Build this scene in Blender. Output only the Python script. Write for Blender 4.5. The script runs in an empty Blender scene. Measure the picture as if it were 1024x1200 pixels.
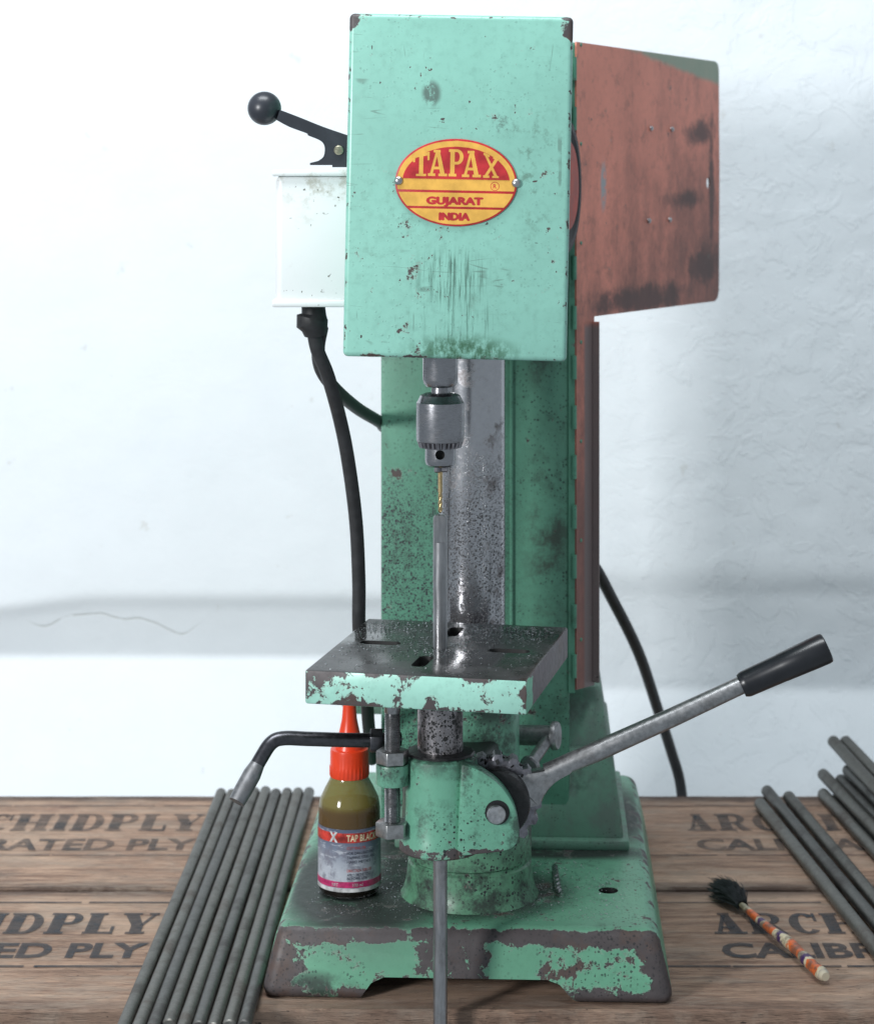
import bpy, bmesh, math, random
from mathutils import Vector, Matrix
R = math.radians
random.seed(7)
SC = bpy.context.scene
COL = SC.collection

# ------------------------------------------------------------------ camera
CAMZ = 0.6006
cd = bpy.data.cameras.new('camera'); cam = bpy.data.objects.new('camera', cd); COL.objects.link(cam)
cam.location = (0, 0, CAMZ); cam.rotation_euler = (R(90), 0, 0)
cd.sensor_fit = 'VERTICAL'; cd.sensor_height = 36; cd.lens = 78.0
cd.shift_y = -1 / 3; cd.clip_start = 0.05; cd.clip_end = 60
cd.dof.use_dof = True; cd.dof.focus_distance = 1.56; cd.dof.aperture_fstop = 11
SC.camera = cam

# ------------------------------------------------------------------ light
W = bpy.data.worlds.new('World'); SC.world = W; W.use_nodes = True
W.node_tree.nodes['Background'].inputs[0].default_value = (0.80, 0.91, 1.0, 1)
W.node_tree.nodes['Background'].inputs[1].default_value = 0.42

def area(name, loc, target, sx, sy, power, color):
    l = bpy.data.lights.new(name, 'AREA'); l.shape = 'RECTANGLE'; l.size = sx; l.size_y = sy
    l.energy = power; l.color = color
    o = bpy.data.objects.new(name, l); COL.objects.link(o); o.location = loc
    o.rotation_euler = (Vector(target) - Vector(loc)).to_track_quat('-Z', 'Y').to_euler()
    return o
area('softbox_key', (-1.82, -0.42, 0.93), (0.03, 1.65, 0.40), 0.40, 0.46, 55, (0.98, 0.99, 1.0))
area('overhead_wall_fill', (-0.30, 1.15, 2.3), (-0.15, 2.25, 0.5), 1.4, 0.6, 43, (0.93, 0.97, 1.0))  # unseen fill light, added overhead to brighten wall and bench
SC.cycles.max_bounces = 5; SC.cycles.diffuse_bounces = 2; SC.cycles.glossy_bounces = 3; SC.cycles.transmission_bounces = 4
SC.cycles.caustics_reflective = False; SC.cycles.caustics_refractive = False; SC.cycles.use_denoising = True
SC.view_settings.view_transform = 'Standard'; SC.view_settings.look = 'None'
SC.view_settings.exposure = 0.0; SC.view_settings.gamma = 1.0

# ------------------------------------------------------------------ node helper
class NB:
    def __init__(s, name, bevel=False):
        s.m = bpy.data.materials.new(name); s.m.use_nodes = True
        s.nt = s.m.node_tree; s.b = s.nt.nodes['Principled BSDF']; s.out = s.nt.nodes['Material Output']
        s.co = s.nt.nodes.new('ShaderNodeTexCoord').outputs['Object']
    def n(s, t): return s.nt.nodes.new(t)
    def put(s, sock, v):
        if isinstance(v, bpy.types.NodeSocket): s.nt.links.new(v, sock)
        elif isinstance(v, (tuple, list)) and sock.type == 'RGBA' and len(v) == 3: sock.default_value = (*v, 1)
        else: sock.default_value = v
    def noise(s, scale, detail=4, rough=.55, vec=None, dist=0):
        k = s.n('ShaderNodeTexNoise'); s.put(k.inputs['Vector'], vec if vec is not None else s.co)
        k.inputs['Scale'].default_value = scale; k.inputs['Detail'].default_value = detail
        k.inputs['Roughness'].default_value = rough; k.inputs['Distortion'].default_value = dist
        return k.outputs['Fac']
    def voro(s, scale, vec=None, feature='F1', out='Distance'):
        k = s.n('ShaderNodeTexVoronoi'); k.feature = feature; s.put(k.inputs['Vector'], vec if vec is not None else s.co)
        k.inputs['Scale'].default_value = scale; return k.outputs[out]
    def sv(s, scale=(1, 1, 1), loc=(0, 0, 0), rot=(0, 0, 0), vec=None):
        k = s.n('ShaderNodeMapping'); s.put(k.inputs['Vector'], vec if vec is not None else s.co)
        k.inputs['Scale'].default_value = scale; k.inputs['Location'].default_value = loc; k.inputs['Rotation'].default_value = rot
        return k.outputs[0]
    def sep(s, vec=None):
        k = s.n('ShaderNodeSeparateXYZ'); s.put(k.inputs[0], vec if vec is not None else s.co); return k.outputs
    def mr(s, v, a, b, lo=0., hi=1.):
        k = s.n('ShaderNodeMapRange'); k.interpolation_type = 'SMOOTHSTEP' if a < b else 'LINEAR'
        s.put(k.inputs[0], v); k.inputs[1].default_value = a; k.inputs[2].default_value = b
        k.inputs[3].default_value = lo; k.inputs[4].default_value = hi; return k.outputs[0]
    def op(s, o, a, b=0.):
        k = s.n('ShaderNodeMath'); k.operation = o; s.put(k.inputs[0], a); s.put(k.inputs[1], b); return k.outputs[0]
    def mul(s, a, b): return s.op('MULTIPLY', a, b)
    def add(s, a, b): return s.op('ADD', a, b)
    def mx(s, a, b): return s.op('MAXIMUM', a, b)
    def mix(s, f, a, b):
        k = s.n('ShaderNodeMix'); k.data_type = 'RGBA'
        s.put(k.inputs[0], f); s.put(k.inputs[6], a); s.put(k.inputs[7], b); return k.outputs[2]
    def mixf(s, f, a, b):
        k = s.n('ShaderNodeMix'); s.put(k.inputs[0], f); s.put(k.inputs[2], a); s.put(k.inputs[3], b); return k.outputs[0]
    def blob(s, c, r, soft=.5):
        """soft-edged ellipsoid mask around c with radii r (object metres)"""
        v = s.sv(scale=[1 / q for q in r], loc=[-c[i] / r[i] for i in range(3)])
        k = s.n('ShaderNodeVectorMath'); k.operation = 'LENGTH'; s.put(k.inputs[0], v)
        return s.mr(k.outputs['Value'], 1.0, soft, 0, 1) if False else s.op('SUBTRACT', 1.0, s.mr(k.outputs['Value'], soft, 1.0))
    def edge(s, rad, c, h):
        """closeness to an edge of the box with centre c and half extents h (object metres)"""
        x = s.sep(); d = [s.op('SUBTRACT', h[i], s.op('ABSOLUTE', s.add(x[i], -c[i]))) for i in range(3)]
        mn = s.op('MINIMUM', d[0], d[1]); mxx = s.mx(d[0], d[1])
        mid = s.mx(mn, s.op('MINIMUM', mxx, d[2]))
        return s.op('SUBTRACT', 1.0, s.mr(mid, rad * .1, rad))
    def specks(s, scale, size=.42, vec=None):
        k = s.n('ShaderNodeTexVoronoi'); s.put(k.inputs['Vector'], vec if vec is not None else s.co); k.inputs['Scale'].default_value = scale
        r = s.sep(k.outputs['Color'])[0]; d = s.add(k.outputs['Distance'], s.mul(s.add(s.noise(scale * 2.5, 2, .5, vec=vec), -.5), .62))
        return s.op('SUBTRACT', 1.0, s.mr(s.op('SUBTRACT', d, s.mul(s.mul(r, r), size)), -.04, .03))
    def bump(s, h, strength=.5, dist=.001):
        k = s.n('ShaderNodeBump'); k.inputs['Strength'].default_value = strength; k.inputs['Distance'].default_value = dist
        s.put(k.inputs['Height'], h); s.nt.links.new(k.outputs[0], s.b.inputs['Normal'])
    def set(s, col=None, rough=None, metal=None, **kw):
        if col is not None: s.put(s.b.inputs['Base Color'], col)
        if rough is not None: s.put(s.b.inputs['Roughness'], rough)
        if metal is not None: s.put(s.b.inputs['Metallic'], metal)
        for k, v in kw.items(): s.put(s.b.inputs[k.replace('_', ' ')], v)
        return s.m

GREEN = (0.20, 0.60, 0.43)
DEEP = (0.085, 0.33, 0.21)
BARE = (0.066, 0.055, 0.056)
GRIME = (0.022, 0.026, 0.024)

def paint(name, base=GREEN, chip=.0, chip_scale=55, edge=0., edge_rad=.006, grime=.3, speck=.3, extra=None, rough=.42, gscale=11, bare=BARE, bx=None):
    s = NB(name)
    n1 = s.noise(6, 5, .6)
    col = s.mix(s.mr(n1, .3, .7), tuple(c * .86 for c in base), tuple(min(1, c * 1.08) for c in base))
    fine = s.noise(160, 3, .6)
    col = s.mix(s.mul(s.mr(fine, .45, .75), .22), col, tuple(c * .55 for c in base))
    g = s.mul(s.mr(s.add(s.noise(gscale, 8, .72), s.mul(s.add(fine, -.5), .25)), .50, .72), grime)
    sp = s.mul(s.specks(430, .34 + .25 * speck), s.mul(s.mr(s.noise(16, 4, .6), .36, .60), min(1, speck * 1.5)))
    cn = s.add(s.noise(chip_scale, 8, .68, dist=.3), s.mul(s.noise(chip_scale * .25, 3, .5), .35))
    thr = .90 - chip * .30
    if bx: cn = s.add(cn, s.mul(s.edge(edge_rad, *bx), edge * .34))
    cn = s.add(cn, s.mul(s.mr(s.noise(chip_scale * 4, 4, .65), .56, .72), .13))
    if extra: col, g, cn = extra(s, col, g, cn)
    ch = s.mr(cn, thr, thr + .018)
    col = s.mix(g, col, GRIME)
    rim_ = s.mul(s.op('SUBTRACT', s.mr(cn, thr - .030, thr), ch), .45)
    col = s.mix(rim_, col, (.33, .35, .31))
    bcol = s.mix(s.noise(90, 5, .6), tuple(c * .6 for c in bare), tuple(c * 1.5 for c in bare))
    bcol = s.mix(s.mul(s.mr(s.noise(28, 7, .7), .50, .66), .38), bcol, (.11, .055, .032)); bcol = s.mix(s.mul(s.specks(380, .45), .35), bcol, (.02, .018, .018))
    col = s.mix(ch, col, bcol)
    col = s.mix(sp, col, (.018, .02, .022))
    s.bump(s.add(s.add(s.add(s.mul(ch, -1.0), s.mul(n1, 1.3)), s.mul(fine, .16)), s.mul(sp, .6)), .6, .0006)
    return s.set(col, s.mixf(s.mx(ch, g), rough, s.mixf(fine, .35, .7)), 0.0)

def metal(name, base=(.45, .45, .46),  rough=.28, dirt=.3, dscale=60, speck=0., glint=0., stretch=None, bumpy=.15, dirtcol=(.03, .027, .026), rand=False):
    s = NB(name)
    if rand:
        oi = s.n('ShaderNodeObjectInfo'); va = s.n('ShaderNodeVectorMath'); va.operation = 'ADD'; s.put(va.inputs[0], s.co)
        s.put(va.inputs[1], s.mul(oi.outputs['Random'], 37.)); s.co = va.outputs[0]
    vec = s.sv(scale=stretch) if stretch else s.co
    f = s.noise(300, 4, .6, vec=vec)
    d = s.mul(s.mr(s.noise(dscale, 7, .7), .46, .68), dirt)
    col = s.mix(s.mr(f, .3, .7), tuple(c * .8 for c in base), tuple(min(1, c * 1.12) for c in base))
    col = s.mix(d, col, dirtcol)
    mt = s.mixf(d, 1.0, .35)
    h = s.mul(f, .4)
    if speck:
        sp = s.mx(s.specks(360, .8 * speck), s.specks(700, .8 * speck))
        col = s.mix(sp, col, (.02, .02, .02)); mt = s.mixf(sp, mt, .2); h = s.add(h, sp)
    s.bump(h, bumpy, .0008)
    return s.set(col, s.mixf(d, s.mixf(f, rough * .8, rough * 1.3), .6), mt)

def plain(name, col, rough=.5, metal_=0., var=.2, scale=80, bump=.1):
    s = NB(name); f = s.noise(scale, 5, .6)
    s.bump(f, bump, .0006)
    return s.set(s.mix(s.mr(f, .3, .7), tuple(c * (1 - var) for c in col), tuple(min(1, c * (1 + var)) for c in col)), s.mixf(f, rough * .85, min(1, rough * 1.15)), metal_)

# ------------------------------------------------------------------ mesh helpers
def bm_new(): return bmesh.new()
def add_to(bm, other):
    me = bpy.data.meshes.new('tmp'); other.to_mesh(me); other.free(); bm.from_mesh(me); bpy.data.meshes.remove(me)
def xf(bm, M): bmesh.ops.transform(bm, matrix=M, verts=bm.verts); return bm
def box(c, s, bev=0., seg=2, M=None):
    bm = bmesh.new(); bmesh.ops.create_cube(bm, size=1); bmesh.ops.scale(bm, vec=s, verts=bm.verts)
    if bev: bmesh.ops.bevel(bm, geom=bm.edges[:], offset=bev, segments=seg, affect='EDGES', profile=.5)
    if M: xf(bm, M)
    bmesh.ops.translate(bm, vec=c, verts=bm.verts); return bm
def hexa(b, t, z0, z1, bev=0., seg=3):
    """frustum: b,t = (x0,x1,y0,y1)"""
    bm = bmesh.new()
    v = [bm.verts.new((x, y, z)) for (q, z) in ((b, z0), (t, z1)) for (x, y) in ((q[0], q[2]), (q[1], q[2]), (q[1], q[3]), (q[0], q[3]))]
    for f in ((3, 2, 1, 0), (4, 5, 6, 7), (0, 1, 5, 4), (1, 2, 6, 5), (2, 3, 7, 6), (3, 0, 4, 7)): bm.faces.new([v[i] for i in f])
    if bev: bmesh.ops.bevel(bm, geom=bm.edges[:], offset=bev, segments=seg, affect='EDGES', profile=.5)
    return bm
def lathe(prof, c=(0, 0, 0), axis=(0, 0, 1), seg=40, rmod=None):
    """prof: (r,h) pairs along axis from c, closed at both ends"""
    bm = bmesh.new(); rings = []
    for k, (r, h) in enumerate(prof):
        if r < 1e-6: rings.append([bm.verts.new((0, 0, h))]); continue
        rings.append([bm.verts.new((r * (rmod(k, i) if rmod else 1) * math.cos(2 * math.pi * i / seg), r * (rmod(k, i) if rmod else 1) * math.sin(2 * math.pi * i / seg), h)) for i in range(seg)])
    for a, b in zip(rings, rings[1:]):
        for i in range(seg):
            j = (i + 1) % seg
            if len(a) == 1 and len(b) == 1: continue
            if len(a) == 1: bm.faces.new((a[0], b[j], b[i])) if False else bm.faces.new((a[0], b[i], b[j]))
            elif len(b) == 1: bm.faces.new((a[i], a[j], b[0]))
            else: bm.faces.new((a[i], a[j], b[j], b[i]))
    if len(rings[0]) > 1: bm.faces.new(list(reversed(rings[0])))
    if len(rings[-1]) > 1: bm.faces.new(rings[-1])
    bmesh.ops.recalc_face_normals(bm, faces=bm.faces)
    q = Vector(axis).normalized().to_track_quat('Z', 'Y').to_matrix().to_4x4()
    xf(bm, Matrix.Translation(c) @ q); return bm
def cyl(p0, p1, r0, r1=None, seg=28, ch=0.):
    p0, p1 = Vector(p0), Vector(p1); L = (p1 - p0).length; r1 = r0 if r1 is None else r1
    pr = [(r0, 0), (r1, L)] if not ch else [(r0 - ch, 0), (r0, ch), (r1, L - ch), (r1 - ch, L)]
    return lathe(pr, p0, p1 - p0, seg)
def spline(pts, n=12):
    P = [Vector(p) for p in pts]; P = [P[0] * 2 - P[1]] + P + [P[-1] * 2 - P[-2]]; o = []
    for i in range(1, len(P) - 2):
        for k in range(n):
            t = k / n; a, b, c, d = P[i - 1:i + 3]
            o.append(.5 * ((2 * b) + (c - a) * t + (2 * a - 5 * b + 4 * c - d) * t * t + (3 * b - a - 3 * c + d) * t ** 3))
    o.append(P[-2]); return o
def tube(path, r, seg=14, rs=None):
    bm = bmesh.new(); rings = []; up = None
    for i, p in enumerate(path):
        t = (path[min(i + 1, len(path) - 1)] - path[max(i - 1, 0)]).normalized()
        if up is None: up = t.orthogonal().normalized()
        up = (up - t * up.dot(t)).normalized(); sd = t.cross(up); rr = rs[i] if rs else r
        rings.append([bm.verts.new(p + (up * math.cos(2 * math.pi * k / seg) + sd * math.sin(2 * math.pi * k / seg)) * rr) for k in range(seg)])
    for a, b in zip(rings, rings[1:]):
        for k in range(seg): bm.faces.new((a[k], a[(k + 1) % seg], b[(k + 1) % seg], b[k]))
    bm.faces.new(list(reversed(rings[0]))); bm.faces.new(rings[-1])
    bmesh.ops.recalc_face_normals(bm, faces=bm.faces); return bm
def prism(poly, d0, d1, plane='XZ', bev=0.):
    """polygon in plane, extruded along the third axis from d0 to d1"""
    bm = bmesh.new()
    def pt(p, d): return (p[0], d, p[1]) if plane == 'XZ' else ((p[0], p[1], d) if plane == 'XY' else (d, p[0], p[1]))
    a = [bm.verts.new(pt(p, d0)) for p in poly]; b = [bm.verts.new(pt(p, d1)) for p in poly]
    bm.faces.new(a); bm.faces.new(list(reversed(b))); n = len(poly)
    for i in range(n): bm.faces.new((a[i], b[i], b[(i + 1) % n], a[(i + 1) % n]))
    bmesh.ops.recalc_face_normals(bm, faces=bm.faces)
    if bev: bmesh.ops.bevel(bm, geom=[e for e in bm.edges if e.calc_face_angle(0) > .6], offset=bev, segments=2, affect='EDGES', profile=.5)
    return bm
def rounded(x0, x1, y0, y1, r, n=6):
    o = []
    for cx, cy, a in ((x1 - r, y1 - r, 0), (x0 + r, y1 - r, 90), (x0 + r, y0 + r, 180), (x1 - r, y0 + r, 270)):
        for k in range(n + 1): o.append((cx + r * math.cos(R(a + 90 * k / n)), cy + r * math.sin(R(a + 90 * k / n))))
    return o
def capsule(cx, cy, L, w, ang, n=8):
    o = []
    for sgn, a in ((1, -90), (-1, 90)):
        for k in range(n + 1): o.append((sgn * (L - w) / 2 + w / 2 * math.cos(R(a + 180 * k / n)), w / 2 * math.sin(R(a + 180 * k / n))))
    c, s = math.cos(ang), math.sin(ang)
    return [(cx + x * c - y * s, cy + x * s + y * c) for x, y in o]
def cut(bm, cutters):
    me = bpy.data.meshes.new('a'); bm.to_mesh(me); bm.free(); o = bpy.data.objects.new('a', me); COL.objects.link(o); tmp = [o]
    for c in cutters:
        m2 = bpy.data.meshes.new('b'); c.to_mesh(m2); c.free(); q = bpy.data.objects.new('b', m2); COL.objects.link(q); tmp.append(q)
        md = o.modifiers.new('x', 'BOOLEAN'); md.operation = 'DIFFERENCE'; md.object = q; md.solver = 'EXACT'
    dg = bpy.context.evaluated_depsgraph_get(); ev = bpy.data.meshes.new_from_object(o.evaluated_get(dg))
    r = bmesh.new(); r.from_mesh(ev)
    for t in tmp: d = t.data; bpy.data.objects.remove(t); bpy.data.meshes.remove(d)
    bpy.data.meshes.remove(ev); return r
def obj(name, bm, mats, parent=None, sharp=35, pick=None, off=None, **tags):
    """link bm as one mesh object; verts are world metres, shifted into the parent's frame by off"""
    if off is not None: bmesh.ops.translate(bm, vec=-Vector(off), verts=bm.verts)
    for e in bm.edges: e.smooth = e.calc_face_angle(0) < R(sharp) if len(e.link_faces) == 2 else True
    for f in bm.faces: f.smooth = True
    if pick:
        bm.normal_update()
        for f in bm.faces: f.material_index = pick(f)
    me = bpy.data.meshes.new(name); bm.to_mesh(me); bm.free()
    for m in (mats if isinstance(mats, (list, tuple)) else [mats]): me.materials.append(m)
    o = bpy.data.objects.new(name, me); COL.objects.link(o)
    if parent: o.parent = parent
    for k, v in tags.items(): o[k] = v
    return o
def empty(name, loc, label, cat, group=None, rz=0):
    o = bpy.data.objects.new(name, None); COL.objects.link(o); o.location = loc; o.rotation_euler = (0, 0, rz)
    o.empty_display_size = .02; o['label'] = label; o['category'] = cat
    if group: o['group'] = group
    return o

# ------------------------------------------------------------------ lettering (strokes and the built-in font)
def G(ch, fat=0.):
    """slab-serif glyph as a list of polygons in a box one unit high; fat widens stems"""
    f = fat; L = []
    def r(a, b, c, d): L.append([(a, b), (c, b), (c, d), (a, d)])
    def q(*p): L.append(list(p))
    def arc(cx, cy, ro, so, ri, si, a0, a1, n=14):
        for k in range(n):
            t0 = R(a0 + (a1 - a0) * k / n); t1 = R(a0 + (a1 - a0) * (k + 1) / n)
            L.append([(cx + ri * math.cos(t0), cy + si * math.sin(t0)), (cx + ro * math.cos(t0), cy + so * math.sin(t0)), (cx + ro * math.cos(t1), cy + so * math.sin(t1)), (cx + ri * math.cos(t1), cy + si * math.sin(t1))])
    t = .1
    if ch == 'T': r(.27, t, .45, .86); r(0, .86, .72, 1); r(0, .66, .09, .86); r(.63, .66, .72, .86); r(.14, 0, .58, t); w = .72
    elif ch == 'A':
        q((.10, t), (.24, t), (.48, .9), (.36, .9)); q((.62 - f, t), (.82, t), (.58, .9), (.40 - f * .4, .9)); r(.24, .26, .64, .36); r(0, 0, .36, t); r(.54 - f, 0, .94, t); r(.26, .9, .60, 1); w = .94
    elif ch in 'PR':
        r(.08, t, .28 + f, .9); r(0, 0, .38 + f, t); r(0, .9, .40 + f, 1); arc(.40 + f, .72, .32 + f * .4, .28, .14, .18, -90, 90); r(.28 + f, .44, .40 + f, .54); w = .74 + f * 1.4
        if ch == 'R': q((.38 + f, .44), (.58 + f, .44), (.88 + f, 0), (.62 + f * .6, 0)); w = .9 + f
    elif ch == 'X':
        q((.08, t), (.25, t), (.79, .9), (.62, .9)); q((.60, t), (.78, t), (.24, .9), (.07, .9)); r(0, 0, .34, t); r(.5, 0, .86, t); r(0, .9, .34, 1); r(.53, .9, .86, 1); w = .86
    elif ch == 'C': arc(.46, .5, .46, .5, .20 - f * .2, .40, 42, 318, 20); r(.74, .60, .83, .98); w = .86
    elif ch == 'H':
        for x in (0, .50 + f): r(x + .06, t, x + .26 + f, .9); r(x, 0, x + .34 + f, t); r(x, .9, x + .34 + f, 1)
        r(.26 + f, .45, .56 + f, .55); w = .84 + 2 * f
    elif ch == 'I': r(.07, t, .27 + f, .9); r(0, 0, .34 + f, t); r(0, .9, .34 + f, 1); w = .34 + f
    elif ch == 'D': r(.06, t, .26 + f, .9); r(0, 0, .36 + f, t); r(0, .9, .36 + f, 1); arc(.36 + f, .5, .42 + f * .4, .5, .20, .40, -90, 90, 18); w = .80 + f * 1.4
    elif ch == 'L': r(.06, t, .26 + f, .9); r(0, .9, .36 + f, 1); r(0, 0, .70 + f, t); r(.60 + f, t, .70 + f, .36); w = .70 + f
    elif ch == 'Y':
        q((.07, .9), (.29 + f, .9), (.52 + f, .40), (.34, .40)); q((.68 + f, .9), (.80 + f, .9), (.52 + f, .40), (.40 + f, .40)); r(.34, t, .52 + f, .40); r(.24, 0, .62 + f, t); r(0, .9, .38 + f, 1); r(.58 + f, .9, .88 + f, 1); w = .88 + f
    else: w = .4
    return L, w
def glyph_mesh(bm, polys, T, lift=0., step=2e-6):
    k = 0
    for p in polys:
        try: bm.faces.new([bm.verts.new((*T(x, y), lift + k * step)) for x, y in p])
        except ValueError: pass
        k = (k + 1) % 40
def font_mesh(text, size, width=None, bold=0., align='LEFT'):
    c = bpy.data.curves.new('t', 'FONT'); c.body = text; c.size = size; c.align_x = align; c.offset = bold; c.resolution_u = 3
    o = bpy.data.objects.new('t', c); COL.objects.link(o); dg = bpy.context.evaluated_depsgraph_get()
    me = bpy.data.meshes.new_from_object(o.evaluated_get(dg)); bm = bmesh.new(); bm.from_mesh(me)
    bpy.data.objects.remove(o); bpy.data.curves.remove(c); bpy.data.meshes.remove(me)
    if width:
        xs = [v.co.x for v in bm.verts]; a, b = min(xs), max(xs)
        for v in bm.verts: v.co.x = (v.co.x - a) / (b - a) * width - (width / 2 if align == 'CENTER' else 0)
    return bm

# ================================================================== SETTING: wall
def smooth01(t): t = max(0, min(1, t)); return t * t * (3 - 2 * t)
from mathutils import noise as mnoise
def wall_y(x, z):
    k = smooth01((x + .05) / .2)
    zb = (.0925 - .004 * (x + .4)) * (1 - k) + .0576 * k
    zt = .168 * (1 - k) + .198 * k + .012 * smooth01((-.36 - x) / -.12) * 0
    if x < -.34: zt -= .016 * smooth01((-.34 - x) / .14)
    t = max(0., min(1., (zt - z) / (zt - zb)))
    prof = t if t > .3 else t * smooth01(t / .3) * .999
    y = 2.30 + .024 * prof - .40 * max(0., zb - z)  # downward facet added to form the shade band; foot tilted up to catch light
    p = Vector((x * 7, 0, z * 9)); n = mnoise.fractal(p, 1.0, 2.0, 5) * .0005
    rough = smooth01((x - .1) / .3) * .8 + .25
    n += max(0, mnoise.noise(Vector((x * 26, 3, z * 34)))) * .0012 * rough
    return y + n
wm = NB('whitewashed_plaster')
f1 = wm.noise(14, 6, .6); f2 = wm.noise(120, 4, .6)
wcol = wm.mix(wm.mr(f1, .3, .75), (.80, .845, .875), (.775, .82, .85))
stain = wm.mul(wm.mr(wm.noise(38, 5, .65), .66, .74), .35)
wcol = wm.mix(stain, wcol, (.50, .49, .45))
wx = wm.sep()
# wandering plaster crack in the left band
crk = wm.add(wx[2], wm.mul(wm.add(wm.noise(9, 2, .5, vec=wm.sv(scale=(1, 0, 0))), -.5), .10))
crack = wm.mul(wm.op('SUBTRACT', 1.0, wm.mr(wm.op('ABSOLUTE', wm.add(crk, -.135)), .0004, .0016)), wm.blob((-.335, 2.33, .14), (.095, .5, .06), .8))
crack = wm.mul(crack, wm.mr(wm.noise(60, 2), .3, .5))
wcol = wm.mix(wm.mul(crack, .45), wcol, (.34, .34, .30))
fl1 = wm.mr(wm.noise(17, 7, .62, dist=1.2), .50, .535); fl2 = wm.mr(wm.noise(42, 6, .6, dist=.8), .56, .60)
rgh = wm.add(.12, wm.mul(wm.mr(wx[0], .08, .35), .70))
wm.bump(wm.add(wm.add(wm.mul(f2, .55), wm.mul(wm.add(wm.mul(fl1, .9), wm.mul(fl2, .6)), rgh)), wm.mul(crack, -1.)), .34, .0015)
WALLM = wm.set(wcol, .85)
bm = bmesh.new(); NX, NZ = 330, 300; X0, X1, Z0, Z1 = -.95, .95, -.30, 1.05
g = [[bm.verts.new((X0 + (X1 - X0) * i / NX, wall_y(X0 + (X1 - X0) * i / NX, Z0 + (Z1 - Z0) * j / NZ), Z0 + (Z1 - Z0) * j / NZ)) for i in range(NX + 1)] for j in range(NZ + 1)]
for j in range(NZ):
    for i in range(NX): bm.faces.new((g[j][i], g[j][i + 1], g[j + 1][i + 1], g[j + 1][i]))
# real thickness: back edge ring
obj('wall', bm, WALLM, sharp=60, kind='structure')

# ================================================================== WORKBENCH
def wood(name, tint=1., seed=0.):
    s = NB(name)
    v = s.sv(scale=(2.2, 34, 34), loc=(seed, seed * 3, 0)); gr = s.noise(4, 9, .7, vec=v, dist=.4)
    fine = s.noise(10, 5, .7, vec=s.sv(scale=(6, 150, 150), loc=(seed, 0, 0)))
    col = s.mix(s.mr(gr, .3, .7), tuple(c * tint for c in (.49, .318, .222)), tuple(c * tint for c in (.20, .115, .076)))
    col = s.mix(s.mul(s.mr(fine, .45, .68), .7), col, (.085, .050, .036))
    pale = s.mul(s.mr(s.noise(5, 5, .6, vec=s.sv(scale=(1, 3, 3), loc=(seed * 2, 1, 0))), .45, .65), .55)
    col = s.mix(pale, col, (.64, .45, .325))
    st = s.mul(s.mr(s.noise(7, 6, .68, vec=s.sv(scale=(1, 2.2, 1), loc=(seed, 4, 0))), .54, .70), .62)
    col = s.mix(st, col, (.075, .042, .030))
    red = s.mul(s.mr(s.noise(9, 4, .6, vec=s.sv(loc=(seed + 5, 2, 0))), .60, .70), .5)
    col = s.mix(red, col, (.17, .06, .045))
    nick = s.mr(s.noise(120, 3, .6, vec=s.sv(scale=(1, 2.5, 2.5), loc=(seed, 0, 0))), .70, .74)
    col = s.mix(nick, col, (.035, .022, .018))
    yy = s.sep()[1]
    e = s.mx(s.mx(s.op('SUBTRACT', 1.0, s.mr(s.op('ABSOLUTE', s.add(yy, .0055)), .002, .030)), s.op('SUBTRACT', 1.0, s.mr(s.op('ABSOLUTE', s.add(yy, -.27)), .004, .030))), s.mul(s.op('SUBTRACT', 1.0, s.mr(s.op('ABSOLUTE', s.add(yy, .268)), .003, .03)), .6))
    e = s.mul(e, s.mr(s.add(s.noise(9, 7, .7, vec=s.sv(scale=(1, 2.5, 1), loc=(seed * 3, 0, 0))), s.mul(e, .22)), .44, .66))
    col = s.mix(s.mul(e, .85), col, (.050, .030, .024))
    hair = s.mr(s.noise(14, 4, .6, vec=s.sv(scale=(5, 240, 240), loc=(seed, 2, 0))), .60, .66); col = s.mix(s.mul(hair, .6), col, (.045, .030, .024))
    grey = s.mul(s.mr(s.noise(22, 6, .7, vec=s.sv(scale=(1, 3, 1), loc=(seed, 9, 0))), .45, .65), .5); col = s.mix(grey, col, (.36, .285, .225))
    s.bump(s.add(s.add(s.add(gr, s.mul(fine, .9)), s.mul(nick, -1.)), s.mul(hair, -.9)), .8, .0015)
    return s.set(col, s.mixf(st, .75, .5))
inkn = NB('stencil_ink'); ia = inkn.mr(inkn.add(inkn.mul(inkn.noise(45, 7, .7), .6), inkn.mul(inkn.noise(10, 6, .7, vec=inkn.sv(scale=(6, 120, 1))), .4)), .36, .52)
inkn.set((.028, .033, .042), .7); inkn.b.inputs['Alpha'].default_value = 1
inkn.put(inkn.b.inputs['Alpha'], inkn.mixf(ia, .97, .62)); INK = inkn.m
inkf = NB('faded_stencil_ink'); ia = inkf.mr(inkf.add(inkf.mul(inkf.noise(38, 7, .7), .6), inkf.mul(inkf.noise(10, 6, .7, vec=inkf.sv(scale=(6, 120, 1))), .4)), .34, .54)
inkf.set((.035, .038, .044), .7); inkf.put(inkf.b.inputs['Alpha'], inkf.mixf(ia, .85, .38)); INKF = inkf.m

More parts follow.
